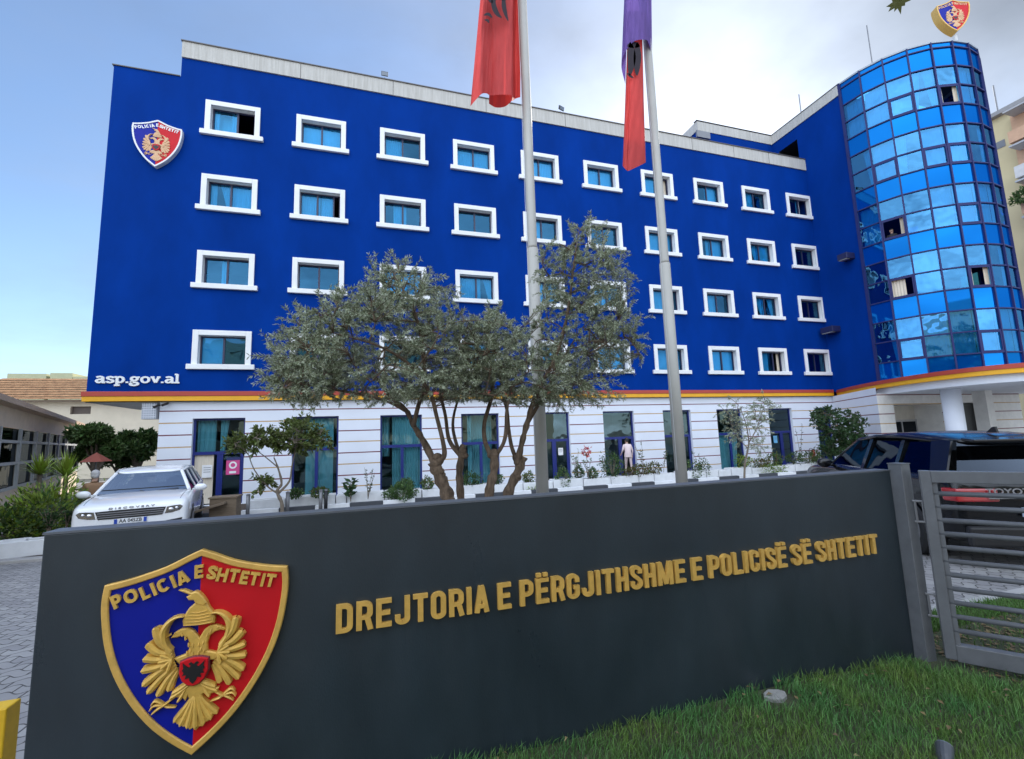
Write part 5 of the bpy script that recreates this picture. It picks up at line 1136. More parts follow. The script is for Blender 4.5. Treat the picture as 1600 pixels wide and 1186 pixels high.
        for x in (1.42, -1.42):
            t_ = MB(); y0, y1 = sg*.70, sg*.955; t_.tube([(x,y0,.35),(x,y0,.35)], .35, 20); t_.tube([(x,y0,.35),(x,y1-.03*sg,.35),(x,y1,.35)], [.35,.35,.31], 24)
            wh = t_.build('wheel', TYRE, root, smooth=False)
            rm = MB(); rm.tube([(x,y1,.35),(x,y1+.006*sg,.35)], .235, 20); rm.build('rim', GREYM, wh)
            ar = MB(); 
            for k in range(12): a, b = PI*k/12, PI*(k+1)/12; ar.add([(x+.42*math.cos(a),sg*.952,.35+.42*math.sin(a)),(x+.42*math.cos(b),sg*.952,.35+.42*math.sin(b)),(x+.355*math.cos(b),sg*.958,.35+.355*math.sin(b)),(x+.355*math.cos(a),sg*.958,.35+.355*math.sin(a))], [(0,1,2,3)])
            ar.build('wheel_arch', PLAST, root)
        tl = MB(); tl.obox((-2.325,sg*.42,.83*H),(0.0,sg*.44,.0),(.20,sg*.05,0),(0.02,0,.16)); tl.build('tail_light', mat('tail lamp red', (.35,.012,.02), .12, coat=1), root, bevel=.02)
    rm_ = MB(); rm_.ell((.42,0,1.46*H),(.03,.12,.04)); rm_.build('rear_view_mirror', PLAST, root, smooth=True)
    for sg in (1,-1):
        wp_ = MB(); wp_.tube([(1.085,sg*.10+.12,1.115*H),(1.03,sg*.35+.28,1.15*H)], .009, 5); wp_.build('wiper', PLAST, root)
        sh = MB(); b_ = root_bvh[root.name]; ln_ = []
        for x in np.linspace(1.05, 2.12, 12):
            h_ = b_.ray_cast(Vector((x, sg*(.80-.03*(x-1.05)), 3)), Vector((0,0,-1)))
            if h_[0]: ln_.append(h_[0]+Vector((0,0,.0005)))
        if len(ln_) > 2: sh.tube(ln_, .005, 5); sh.build('bonnet_shut_line', PLAST, root)
    for sg in (1,-1):
        for x, rr in ((-.35,.12),(-1.25,.10)):
            sm = MB(); sm.tube([(x-.03,sg*.38,1.0*H),(x,sg*.38,1.12*H),(x,sg*.38,1.20*H),(x+.01,sg*.38,1.30*H),(x+.02,sg*.38,1.36*H)], [.20,.21,.14,.13,.06], 10); sm.build('seat', mat('seat fabric', (.09,.088,.085), .8), root, smooth=True)
    return root
# white car: nose towards us
wz = gz(11.9); hd = math.atan2(-.975, .225)
WC = car('parked_car', 'white SUV parked facing the camera, nose behind the sign wall', (-5.66, 14.66, -.50), hd, CARW, CARG, H=1.0)
WC.scale = (1, 1.11, 1)
mb = MB(); g0 = [(-.50,.73),(.50,.73),(.56,.86),(-.56,.86)]
def FN(u, v, d): return (skin_x(WC, u, v)+d, u, v)
mb.prism([(-.50,.665),(-.3,.66),(0,.655),(.3,.66),(.50,.665),(.555,.83),(.3,.84),(0,.842),(-.3,.84),(-.555,.83)], FN, -.05, .012); gr_ = mb.build('grille', PLAST, WC)
mb = MB()
for v in (.70, .745, .79):
    p = [FN(u, v, .016) for u in np.linspace(-.52, .52, 9)]; mb.tube(p, .012, 6)
mb.build('grille_bar', GREYM, gr_)
for sg in (1,-1):
    mb = MB(); mb.prism([(sg*.54,.68),(sg*.575,.83),(sg*.68,.845),(sg*.79,.85),(sg*.84,.81),(sg*.79,.73),(sg*.66,.69)], FN, -.05, .012, bev=.006); hl = mb.build('headlight', mat('lamp glass', (.035,.04,.045), .05, coat=1, spec=1), WC)
    mb = MB(); mb.ell(FN(sg*.64,.765,.008),(.02,.05,.036)); mb.ell(FN(sg*.735,.785,.008),(.02,.035,.03)); mb.build('lamp', CHROME, hl, smooth=True)
    mb = MB(); mb.prism([(sg*.50,.44),(sg*.82,.46),(sg*.84,.56),(sg*.56,.52)], FN, -.05, .010); mb.build('fog_lamp', PLAST, WC)
mb = MB(); mb.prism([(-.26,.545),(.26,.545),(.26,.655),(-.26,.655)], lambda u, v, d: (2.325+d, u, v), -.05, .015, bev=.004); pl = mb.build('number_plate', mat('plate white', (.75,.76,.78), .4), WC)
mb = MB(); mb.prism([(.205,.55),(.255,.55),(.255,.65),(.205,.65)], lambda u, v, d: (2.325+d, u, v), .010, .0165); mb.prism([(-.255,.55),(-.205,.55),(-.205,.65),(-.255,.65)], lambda u, v, d: (2.325+d, u, v), .010, .0165); mb.build('plate_band', mat('plate blue', (.01,.06,.40), .4), pl)
text_obj('plate_lettering', 'AA 045ZB', .105, frame_mat((2.342,0,.60), (0,1,0), (0,0,1)), BLACK, pl, extrude=.001, offset=.002, sx=.78)
text_obj('bonnet_lettering', 'D I S C O V E R Y', .055, frame_mat((skin_x(WC,0,.875)+.004,0,.878), (0,1,0), (-.55,0,.83)), GREYM, WC, extrude=.012, offset=.001, sx=1.75)
# black car on the right, tail towards us
BC = car('parked_car', 'black SUV parked behind the grey gate, tail towards us', (8.85, 5.50, -.17), R(60), CARB, CARGD, H=1.0)
mb = MB(); mb.obox((-2.10,-.60,1.575),(-.22,0,-.02),(0,1.2,0),(0,0,.035)); mb.build('spoiler', CARB, BC, bevel=.012)
mb = MB(); mb.prism([(-.10,0),(.09,0),(-.03,.075),(-.08,.08)], lambda u, v, d: (-1.72+u, d-.012, 1.66+v), 0, .024); mb.build('roof_antenna', PLAST, BC)
mb = MB(); mb.obox((-2.335,-.28,.66),(-.012,0,0),(0,.52,0),(0,0,.11)); mb.build('number_plate', mat('shaded plate', (.30,.36,.46), .3), BC)
mb = MB(); mb.tube([(-2.34,-.55,.88),(-2.345,0,.885),(-2.34,.55,.88)], .016, 6); mb.build('tailgate_trim', CHROME, BC)
mb = MB(); mb.obox((-2.36,-.80,.30),(.1,0,0),(0,1.6,0),(0,0,.24)); mb.build('rear_bumper', PLAST, BC, bevel=.03)
text_obj('tailgate_lettering', 'TOYOTA', .10, frame_mat((-2.335,.30,.955), (0,-1,0), (0,0,1)), CHROME, BC, extrude=.004, offset=.002, sx=1.3)

# ------------------------------------------------------------------ people
def person(label, loc, rz, H, top, trousers, hair, shoes=None, bend=0.0, rarm=None, larm=None, stride=.06, name='person'):
    root = thing(name, label, 'person', loc, rz); h = H/1.75
    J = {}; E_ = []; idx = {}
    def j(n, p, r_): idx[n] = len(J); J[n] = (Vector(p)*h, r_*h)
    def e(*n): E_.extend([(idx[n[i]], idx[n[i+1]]) for i in range(len(n)-1)])
    b = bend
    j('pelvis',(0,0,.95),.145); j('waist',(b*.3,0,1.10),.13); j('chest',(b*.8,0,1.30),.155); j('neckb',(b*1.15,0,1.46),.085); j('neck',(b*1.25,0,1.52),.055); j('head1',(b*1.4+.015,0,1.60),.078); j('head2',(b*1.5+.005,0,1.68),.090); j('head3',(b*1.5-.01,0,1.735),.055); j('nose',(b*1.45+.098,0,1.625),.014)
    e('pelvis','waist','chest','neckb','neck','head1','head2','head3'); e('head1','nose')
    for s_, nm, arm in ((1,'L',larm),(-1,'R',rarm)):
        j('ear'+nm,(b*1.45,s_*.085,1.64),.016); e('head1','ear'+nm)
        sx_ = stride*s_
        j('hip'+nm,(0,s_*.095,.90),.098); j('knee'+nm,(sx_*.6+.015,s_*.10,.50),.062); j('ank'+nm,(sx_,s_*.10,.10),.042); j('heel'+nm,(sx_-.03,s_*.10,.045),.042); j('toe'+nm,(sx_+.15,s_*.115,.035),.034); e('pelvis','hip'+nm,'knee'+nm,'ank'+nm,'heel'+nm); e('ank'+nm,'toe'+nm)
        el, wr = arm if arm else ((b*.8-.02,s_*.25,1.14),(b*.8+.06,s_*.25,.90))
        j('sh'+nm,(b*.95,s_*.175,1.40),.068); j('el'+nm,el,.046); j('wr'+nm,wr,.030); e('chest','sh'+nm,'el'+nm,'wr'+nm)
        d = (Vector(wr)-Vector(el)).normalized(); sd = Vector((0,s_,0)).cross(d).normalized(); fwv = d.cross(sd)
        pm = Vector(wr)+d*.07; j('palm'+nm,pm,.036); e('wr'+nm,'palm'+nm)
        for k, (o_, ln) in enumerate(((-.027,.070),(-.009,.082),(.010,.078),(.028,.060))):
            a = pm+d*.025+sd*o_; j(f'f{k}a{nm}',a+d*ln*.45,.0095); j(f'f{k}b{nm}',a+d*ln+fwv*(.012 if s_ > 0 else -.012),.0075); e('palm'+nm,f'f{k}a{nm}',f'f{k}b{nm}')
        j('th'+nm,pm-sd*.045+d*.01,.011); j('th2'+nm,pm-sd*.055+d*.045,.009); e('palm'+nm,'th'+nm,'th2'+nm)
    me = bpy.data.meshes.new('skeleton'); me.from_pydata([tuple(v) for v, _ in J.values()], E_, []); ob = bpy.data.objects.new('skeleton', me); COL.objects.link(ob)
    sk = ob.modifiers.new('skin', 'SKIN'); sk.use_smooth_shade = True; ob.modifiers.new('sub', 'SUBSURF').levels = 1
    for i, (_, r_) in enumerate(J.values()): me.skin_vertices[0].data[i].radius = (r_, r_*(.72 if i in (0,1,2) else 1)) if False else (r_, r_)
    me.skin_vertices[0].data[0].use_root = True
    dg = bpy.context.evaluated_depsgraph_get(); bm_ = bpy.data.meshes.new_from_object(ob.evaluated_get(dg)); bpy.data.objects.remove(ob)
    for mt in (SKIN, top, trousers, shoes or PLAST, hair): bm_.materials.append(mt)
    wrs = [J['wrL'][0], J['wrR'][0]]
    for p in bm_.polygons:
        c = p.center/h; z = c.z; mi = 0
        hand = min((p.center-w_).length for w_ in wrs) < .175*h and not (abs(c.y) < .15)
        if z < .085: mi = 3
        elif z < .93 and not hand and abs(c.y) < .21: mi = 2
        elif z < 1.49 and not (min((p.center-w_-(w_*0)).length for w_ in wrs) < .03): mi = 1
        dpalm = min((p.center-J['palm'+n][0]).length for n in 'LR'); 
        if dpalm < .105*h: mi = 0
        p.material_index = mi; p.use_smooth = True
    body = bpy.data.objects.new('body', bm_); COL.objects.link(body); body.parent = root
    hd_ = J['head2'][0]; mb = MB(); mb.ell((hd_.x-.014*h, 0, hd_.z+.012*h), (.098*h,.096*h,.095*h), nu=14, nv=10); mb.ell((hd_.x-.05*h, 0, hd_.z-.045*h), (.060*h,.088*h,.075*h), nu=12, nv=8); mb.build('hair', hair, root, smooth=True)
    fc = J['head1'][0]; mb = MB()
    for s_ in (1,-1): mb.ell((fc.x+.072*h, s_*.032*h, fc.z+.052*h), (.009,.012,.008), nu=8, nv=6)
    mb.ell((fc.x+.074*h, 0, fc.z-.022*h), (.008,.024,.007), nu=8, nv=6); mb.build('face', mat('face detail', (.10,.04,.035), .5), root)
    jk = MB()   # hem of the jacket
    n = 16
    for z_, rr in ((1.0,.168),(.86,.178)):
        pass
    for k in range(n):
        a, b2 = 2*PI*k/n, 2*PI*(k+1)/n; f_ = lambda a_, rx_, ry_, z_: (rx_*math.cos(a_)*h, ry_*math.sin(a_)*h, z_*h)
        jk.quad(f_(a,.165,.19,.84), f_(b2,.165,.19,.84), f_(b2,.155,.165,1.06), f_(a,.155,.165,1.06))
    jk.build('jacket_hem', top, root, smooth=True)
    return root
PINK = mat('pale pink cloth', (.72,.58,.57), .8, var=.06); PINK2 = mat('rose cloth', (.55,.30,.32), .8); TAN = mat('tan jacket', (.26,.15,.08), .8); DKT = mat('dark trousers', (.03,.03,.04), .8)
wp = at(983, 735, 19.25)
person('dark haired woman in pale pink trouser suit walking into the sixth shop door', (wp.x, 19.25, -.30), R(80), 1.70, PINK, mat('pale mauve cloth', (.58,.47,.46), .8), HAIRB, bend=.06, larm=((.05,.24,1.16),(.22,.25,1.02)), stride=.14)
mpp = at(149, 743, 13.9)
person('grey haired older man in tan jacket walking away behind the white car', (mpp.x, 13.9, gz(13.9)-.05), R(110), 1.66, TAN, DKT, HAIRG, stride=.12)
pp_ = at(843, 700, 20.3)
person('person in rose top half hidden by the left flagpole inside the fifth shop door', (pp_.x-.05, 20.25, -.36), R(-60), 1.68, PINK2, DKT, HAIRB)
tw_ = (tp(1, TR-.5)+tp(2, TR-.5))/2; twp = at(1388, 352, tw_.y)
person('person in dark top looking out of an open window of the glass tower', (tw_.x-.12, tw_.y+.15, RZ[9]-1.05), R(205), 1.72, DKT, DKT, HAIRB)

# ------------------------------------------------------------------ small fittings on the building
def fit(name, label, cat, loc, rz=0, group=None): return thing(name, label, cat, loc, rz, group)
for px, py, lab, a in ((601,120,'small floodlight on the parapet, nearer the left corner',R(0)),(875,174,'small floodlight on the parapet between the two flagpoles',R(20))):
    p = at(px, py, YF+.1); r_ = fit('floodlight', lab, 'floodlight', (p.x, YF+.08, 18.165), a, 'floodlights on the parapet')
    mb = MB(); mb.tube([(0,0,0),(0,0,.16)], .02, 6); mb.build('bracket', GREYM, r_)
    mb = MB(); mb.obox((-.15,-.12,.14),(.30,0,0),(0,.10,.08),(0,-.05,.20)); mb.build('housing', mat('dark grey metal', (.05,.05,.055), .5), r_, bevel=.01)
    mb = MB(); mb.obox((-.13,-.137,.165),(.26,0,0),(0,.004,.003),(0,-.038,.15)); mb.build('lens', mat('lamp lens', (0,0,0)), r_)
def mast(px0, py0, px1, py1, Y, label, boom=False, zbase=None):
    a, b = at(px1, py1, Y), at(px0, py0, Y); r_ = fit('antenna', label, 'antenna', (a.x, Y, zbase or a.z)); mb = MB(); mb.tube([(0,0,-.4),(0,0,b.z-(zbase or a.z))], .035, 6); mb.build('mast', GREYM, r_)
    if boom:
        mb = MB(); mb.tube([(-.9,0,.25),(.15,0,.25)], .015, 5)
        for x in np.linspace(-.9,.1,6): mb.tube([(x,-.2,.25),(x,.2,.25)], .008, 4)
        mb.build('boom', GREYM, r_)
mast(1355, 40, 1362, 92, 17.5, 'thin rod antenna on the rim of the glass tower', zbase=21.0)
mast(1250, 148, 1252, 178, 21.9, 'small television antenna on the wing roof left of the tower', True, zbase=21.2)
for (yy_, zz_, lab, w_) in ((17.75,10.9,'upper dark blue box lamp on the wing wall beside the tower',.55),(19.15,7.05,'lower dark blue box lamp on the wing wall beside the last window column',.75)):
    r_ = fit('wall_lamp', lab, 'wall lamp', (BX1, yy_, zz_), 0, 'box lamps on the wing wall'); mb = MB(); mb.obox((-.62,-w_/2,-.05),(.62,0,0),(0,w_,0),(0,0,.34)); mb.build('housing', mat('navy box', (.012,.016,.07), .5), r_, bevel=.02)
    mb = MB(); mb.obox((-.60,-w_/2+.06,-.08),(.24,0,0),(0,w_-.12,0),(0,0,.03)); mb.build('lens', mat('frosted lens', (.32,.34,.30), .3), r_)
pa, pb = at(225, 629, 19.9), at(246, 655, 19.9)
r_ = fit('perforated_panel', 'white perforated metal panel hung under the left overhang of the blue storeys', 'panel', (pa.x, 19.75, pb.z)); wv, hv = pb.x-pa.x, 3.34-pb.z
mb = MB(); mb.box(0, wv, 0, .30, 0, hv); mb.build('box', mat('panel white', (.62,.64,.68), .5), r_, bevel=.01)
mb = MB()
for i in range(6):
    for j in range(7): cx, cz = wv*(i+.5)/6, hv*(j+.5)/7; mb.add([(cx+.022*math.cos(a), -.003, cz+.022*math.sin(a)) for a in np.linspace(0,2*PI,9)[:-1]], [tuple(range(8))])
mb.build('perforations', mat('hole grey', (.16,.18,.24), .8), r_)
for px, py, lab in ((249,637,'security camera at the corner of the white wall, left of the pair'),(262,634,'security camera under the yellow band, right of the pair')):
    p = at(px, py, YG-.1); r_ = fit('security_camera', lab, 'camera', (p.x, YG, p.z), 0, 'security cameras at the building corner'); mb = MB(); mb.tube([(0,0,.12),(0,-.12,.10)], .015, 6); mb.build('bracket', GREYM, r_)
    mb = MB(); mb.tube([(0,-.10,.09),(-.08,-.34,0)], .045, 10); mb.build('housing', PLAST, r_)
# notices on the first door
mat('poster pink', (.62,.07,.25), .6); mat('paper white', (.8,.8,.8), .7)
def panel(name, label, cat, px0, py0, px1, py1, Y, material, extra=None):
    a, b = at(px0, py0, Y), at(px1, py1, Y); r_ = thing(name, label, cat, ((a.x+b.x)/2, Y, (a.z+b.z)/2)); w_, h_ = abs(b.x-a.x)/2, abs(a.z-b.z)/2
    mb = MB(); mb.box(-w_, w_, -.006, .0, -h_, h_); mb.build('sheet', material, r_)
    if extra: extra(r_, w_, h_)
    return r_
def ex1(r_, w_, h_):
    mb = MB(); mb.add([(.42*h_*math.cos(a), -.0075, .1*h_+.42*h_*math.sin(a)) for a in np.linspace(0,2*PI,17)[:-1]], [tuple(range(16))]); mb.build('white_disc', mat('paper white', (.8,.8,.8), .7), r_)
    mb = MB(); mb.add([(.24*h_*math.cos(a), -.009, .1*h_+.24*h_*math.sin(a)) for a in np.linspace(0,2*PI,17)[:-1]], [tuple(range(16))]); mb.build('ring_centre', mat('poster pink', (0,0,0)), r_)
    mb = MB(); mb.box(-w_*.5, w_*.5, -.009, -.0065, -h_*.85, -h_*.6); mb.build('white_line', mat('paper white', (0,0,0)), r_)
    mb = MB(); mb.box(-w_, w_, -.0088, -.0062, h_*.66, h_); mb.build('header', mat('poster navy', (.02,.03,.12), .6), r_)
panel('poster', 'pink poster with a white ring on the dark first door', 'poster', 354, 715, 374, 741, YG+.13, mat('poster pink', (0,0,0)), ex1)
def ex2(r_, w_, h_):
    mb = MB()
    for z in (.55,.2,-.15): mb.box(-w_*.7, w_*.7, -.008, -.0062, z*h_, z*h_+.08*h_)
    mb.build('print', mat('print grey', (.12,.13,.15), .7), r_)
panel('notice', 'white notice taped to the cream curtained window beside the first door', 'notice', 316, 727, 331, 746, YG+.13, mat('paper white', (0,0,0)), ex2)
panel('notice', 'white paper notice on the fifth shop door right of the left flagpole', 'notice', 872, 700, 880, 711, YG+.13, mat('paper white', (0,0,0)), ex2)
panel('notice', 'round pale blue sticker sheet on the ninth shop door', 'notice', 1208, 681, 1215, 692, YG+.13, mat('sticker blue', (.15,.45,.7), .6), ex2)
fe = at(1271, 712, YG-.12); r_ = thing('fire_extinguisher', 'red fire extinguisher hung on the white wall right of the ninth shop door', 'fire extinguisher', (fe.x, YG-.13, fe.z-.3))
RED = mat('extinguisher red', (.45,.012,.02), .35)
mb = MB(); mb.tube([(0,0,0),(0,0,.05),(0,0,.48),(0,0,.56),(0,0,.60)], [.08,.10,.10,.05,.03], 14); mb.build('cylinder', RED, r_, smooth=True)
mb = MB(); mb.tube([(0,0,.60),(-.05,0,.70),(-.2,0,.72),(-.30,0,.6),(-.27,0,.35)], .014, 6); mb.box(-.06,.10,-.02,.02,.62,.66); mb.build('hose', PLAST, r_)
bx = at(1262, 725, 18.6)
# maple leaf hanging into the top edge
lf = np.array(at(1405, 4, 3.4)); r_ = thing('maple_leaf', 'single dark maple leaf hanging into the top edge of the picture', 'leaf', tuple(lf)); s_ = .12
lp = [(0,.9),(.25,.55),(.55,.75),(.5,.35),(1,.3),(.72,0),(.9,-.35),(.45,-.3),(.4,-.55),(.15,-.45),(-.02,-1.15),(-.2,-.45),(-.5,-.6),(-.42,-.28),(-.95,-.32),(-.72,0),(-1.05,.25),(-.5,.35),(-.55,.75),(-.22,.55)]
ln_ = (Vector((0,0,EYE))-Vector(lf)).normalized(); lr_ = Vector((0,0,1)).cross(ln_).normalized(); lu_ = ln_.cross(lr_)
mb = MB(); mb.add([tuple(lr_*u*s_+lu_*v*s_+ln_*(.06*s_*math.sin(3*u+v))) for u, v in lp]+[(0,0,0)], [(i, (i+1) % len(lp), len(lp)) for i in range(len(lp))]); mb.build('blade', leafmat('maple leaf', (.05,.06,.015), (.06,.065,.02)), r_)
mb = MB(); mb.tube([(0,0,.015),(.02,.01,.14),(.0,.05,.5),(.1,.1,1.2)], .003, 5); mb.build('stalk', BARK2, r_)

# ------------------------------------------------------------------ left background
CREAM = mat('cream render', (.62,.55,.42), .8, var=.06, vscale=1.2, bump=.1)
TILE = mat('clay roof tile', (.15,.075,.035), .85, vscale=3, col2=(.36,.21,.11), bump=.3)
HY = 44.0
hl_, hr_ = at(-60, 620, HY).x, at(262, 640, HY).x; zr, ze = at(60, 590, HY).z, at(60, 625, HY).z
HS = thing('tiled_house', 'cream house with orange clay tile roof behind the restaurant on the left', 'house', (-20, HY, -.5))
def hs(mb, n, mt, par=None, **k):
    o = mb.build(n, mt, par or HS, **k)
    if par is None: o.matrix_parent_inverse = Matrix.Translation((20, -HY, .5))
    return o
wx0, wx1 = at(110, 640, HY).x, at(142, 640, HY).x; wz0, wz1 = at(125, 647, HY).z, at(125, 635, HY).z
mb = MB(); wall_holes(mb, hl_, hr_, -.5, ze, [(wx0, wx1, wz0, wz1)], lambda u, v, d: (u, HY-d, v), .3)
mb.quad((hr_,HY,-.5),(hr_,HY+9,-.5),(hr_,HY+9,ze),(hr_,HY,ze)); hs(mb, 'wall', CREAM)
mb = MB(); mb.box(wx0, wx1, HY+.25, HY+.3, wz0, wz1); hs(mb, 'window', mat('brown shutter', (.10,.075,.06), .6))
mb = MB(); nx = 150
for j in range(9):
    v0, v1 = j/9, (j+1)/9+.02
    pr_ = None
    for i in range(nx*4+1):
        x = hl_-.5+(hr_-hl_+.9)*i/(nx*4); zz_ = .06*abs(math.sin(PI*i/4)); c0 = (x, HY-.6+5*v0, ze-.05+(zr-ze+.5)*v0+zz_+.03); c1 = (x, HY-.6+5*v1, ze-.05+(zr-ze+.5)*v1+zz_-.03)
        if pr_: mb.quad(pr_[0], c0, c1, pr_[1])
        pr_ = (c0, c1)
rf = hs(mb, 'roof', TILE); 
mb = MB(); mb.box(hl_-.5, hr_+.4, HY-.62, HY-.5, ze-.18, ze-.06); hs(mb, 'eaves', mat('eaves wood', (.12,.08,.05), .8), rf)
# flat roofed block whose parapet shows above the tiles
bz = at(60, 584, 62).z; mb = MB(); B2 = thing('apartment_block', 'pale olive flat roofed block just showing above the tiled roof', 'building', (-36, 62, -.5))
OLV = mat('olive render', (.42,.42,.26), .85)
for a, b, t in ((at(-40,590,62).x, at(10,590,62).x, -.7), (at(11,590,62).x, at(72,590,62).x, 0), (at(78,590,62).x, at(113,590,62).x, .1), (at(114,590,62).x, at(150,590,62).x, -.3)): mb.box(a+36, b+36, 0, 8, 0, bz+t+.5)
mb.build('wall', OLV, B2)
# restaurant pavilion, long side running away from us
RD = Vector((-.36, .93, 0)).normalized(); RN_ = Vector((RD.y, -RD.x, 0)); RF = Vector((-16.5, 34, 0)) - RN_*.40; RL = 26.0; ZR = 3.05
RS = thing('restaurant_pavilion', 'low pavilion with dark windows and overhanging green roof at the far left', 'building', (0,0,0))
def RPt(u, v, d): return tuple(RF-RD*u+RN_*d+Vector((0,0,v)))     # u back towards us, d out towards the plaza
mb = MB(); mb.quad(RPt(0,-.6,-.0),RPt(RL,-.6,-.0),RPt(RL,.55,-.0),RPt(0,.55,-.0)); mb.quad(RPt(0,2.45,0),RPt(RL,2.45,0),RPt(RL,ZR,0),RPt(0,ZR,0)); mb.quad(RPt(0,-.6,0),RPt(0,ZR,0),RPt(0,ZR,-8),RPt(0,-.6,-8)); mb.quad(RPt(RL,-.6,0),RPt(RL,ZR,0),RPt(RL,ZR,-8),RPt(RL,-.6,-8)); mb.build('wall', mat('warm fascia', (.68,.56,.42), .8), RS)
mb = MB(); mb.quad(RPt(0,.55,-.06),RPt(RL,.55,-.06),RPt(RL,2.45,-.06),RPt(0,2.45,-.06)); mb.build('glazing', glass('pavilion glass', (.05,.055,.06), (.30,.34,.38), .02, fres=.35), RS)
mb = MB(); mb.quad(RPt(0,.3,-1.2),RPt(RL,.3,-1.2),RPt(RL,2.6,-1.2),RPt(0,2.6,-1.2)); mb.build('interior_wall', DARK, RS)
GF = mat('grey window frame', (.42,.43,.42), .6)
mb = MB()
for u in np.arange(0, RL+.1, 2.6): mb.obox(RPt(u-.07,.55,-.04), -RD*.14, RN_*.08, (0,0,1.9))
for z in (.52, 1.30, 1.98): mb.obox(RPt(0,z,-.035), -RD*RL, RN_*.06, (0,0,.09))
mb.build('window_frame', GF, RS)
mb = MB(); mb.add([RPt(-1.0,ZR,.35),RPt(RL,ZR,.35),RPt(RL,ZR+.16,.35),RPt(-1.0,ZR+.16,.35)], [(0,1,2,3)]); mb.add([RPt(-1.0,ZR,.35),RPt(RL,ZR,.35),RPt(RL,ZR,-.5),RPt(-1.0,ZR,-.5)], [(0,1,2,3)]); mb.add([RPt(-1.0,ZR+.16,.35),RPt(RL,ZR+.16,.35),RPt(RL,ZR+1.1,-4),RPt(-1.0,ZR+1.1,-4)], [(0,1,2,3)],1); mb.add([RPt(-1,ZR,.35),RPt(-1,ZR+.16,.35),RPt(-1,ZR+1.1,-4),RPt(-1,ZR,-4)], [(0,1,2,3)])
mb.build('roof', [mat('eaves tan', (.50,.36,.25), .7), mat('green roofing', (.16,.22,.14), .7, bump=.3)], RS)
mb = MB(); mb.obox(RPt(6,ZR+.75,-3.2), -RD*(RL-6), -RN_*3, (0,0,.9)); mb.build('roof_storey', mat('cream upper', (.60,.52,.38), .8), RS)
# trees and planting on the left
def bgtree(name, label, px, py, Y, rpx, hpx, mats, n, L_, group=None):
    p = at(px, py, Y); sc = (at(px+1, py, Y)-p).length; base = Vector((p.x, Y, gz(Y))); root = thing(name, label, 'tree', tuple(base), 0, group); mb = MB()
    zc = p.z-base.z; mb.tube([(0,0,0),(.05,0,zc*.5),(-.05,.05,zc)], [.16,.12,.05], 8)
    PP, DD = [], []
    for q in range(13):
        c = np.array([RNG.normal(0,.42)*rpx*sc, RNG.normal(0,.42)*rpx*sc, max(.5, zc+RNG.uniform(-1.5,.8)*hpx*sc*.75)]); rr = rpx*sc*RNG.uniform(.28,.52); mb.tube([(0,0,zc*.45), tuple(c*np.array([.5,.5,.8])), tuple(c)], [.06,.04,.015], 5, cap=False)
        v = RNG.normal(size=(n//9,3)); v /= np.linalg.norm(v,axis=1,keepdims=True); PP.append(c+v*rr*RNG.uniform(.3,1.1,(n//9,1))); DD.append(v+RNG.normal(0,.6,(n//9,3)))
    mb.build('trunk', BARK2, root); PP, DD = np.vstack(PP), np.vstack(DD); m_ = len(PP); leaf_mesh('crown', PP, DD, RNG.uniform(.6,1.3,m_)*L_, RNG.uniform(.6,1.2,m_)*L_*.55, None, root, mats=mats, mi=RNG.integers(0,len(mats),m_)); return root
GARD = leafmat('garden leaf', (.085,.15,.04), (.13,.19,.07))
bgtree('broadleaf_tree', 'dark green tree beside the eave of the left pavilion', 152, 690, 24, 30, 32, [GARD, LGR], 4200, .22, 'trees behind the white car')
bgtree('broadleaf_tree', 'darkest dense tree against the cream house next to the blue building', 217, 694, 25, 28, 28, [LGR, GARD, LDK], 4200, .22, 'trees behind the white car')
bgtree('broadleaf_tree', 'low dark bushy tree between the other two behind the white car', 188, 702, 26, 28, 20, [GARD, LGR], 3200, .22, 'trees behind the white car')
p = at(46, 800, 12.9); bush('leafy_bush', 'tall bright yellow green bush at the far left', 'shrub', (p.x, 13.4, gz(13.4)), (.62,.6,.72), 1500, .16, .05, [LYG, LGR], up_=.8)
p = at(22, 790, 13.2); bush('leafy_bush', 'darker green bush at the left edge of the photo', 'shrub', (p.x-.1, 13.0, gz(13)), (.75,.6,.50), 1400, .13, .06, [LGR, LYG], up_=.5)
p = at(200, 720, 17); bush('leafy_bush', 'clipped yellow green hedge bush behind the white car roof', 'shrub', (p.x-.4, 17.6, gz(17)), (1.0,.5,.62), 1300, .11, .06, [LYG, LGR])
def yucca(label, px, py, Y, s_):
    p = at(px, py, Y); root = thing('yucca_plant', label, 'plant', (p.x, Y, gz(Y))); z0 = p.z-gz(Y); mb = MB(); mb.tube([(0,0,0),(0,0,z0)], [.07,.05], 7); mb.build('trunk', BARK2, root); mb = MB()
    for i in range(70):
        a, e_ = RNG.uniform(0,2*PI), RNG.uniform(.05,1.35); d = np.array([math.cos(a)*math.cos(e_), math.sin(a)*math.cos(e_), math.sin(e_)]); L_ = s_*RNG.uniform(.7,1.1); sd = np.array([-math.sin(a), math.cos(a), 0])*.022
        b0 = np.array([0,0,z0]); m1, t1 = b0+d*L_*.55, b0+d*L_-np.array([0,0,.18*L_*(1-e_/1.5)]); mb.add([b0-sd, b0+sd, m1+sd*1.1, t1, m1-sd*1.1], [(0,1,2,4),(4,2,3)])
    mb.build('leaves', [LYG], root)
p = at(100, 772, 15.2); bush('leafy_bush', 'mid green bush under the spiky yuccas', 'shrub', (p.x, 15.0, gz(15)), (.9,.5,.42), 900, .13, .05, [LGR, LYG], up_=.6)
yucca('spiky yellow green yucca between the pavilion and the man in tan', 103, 745, 15.5, .75); yucca('small spiky yucca left of the tall yellow green bush', 62, 742, 14.6, .6)
p = at(60, 830, 12.8); 
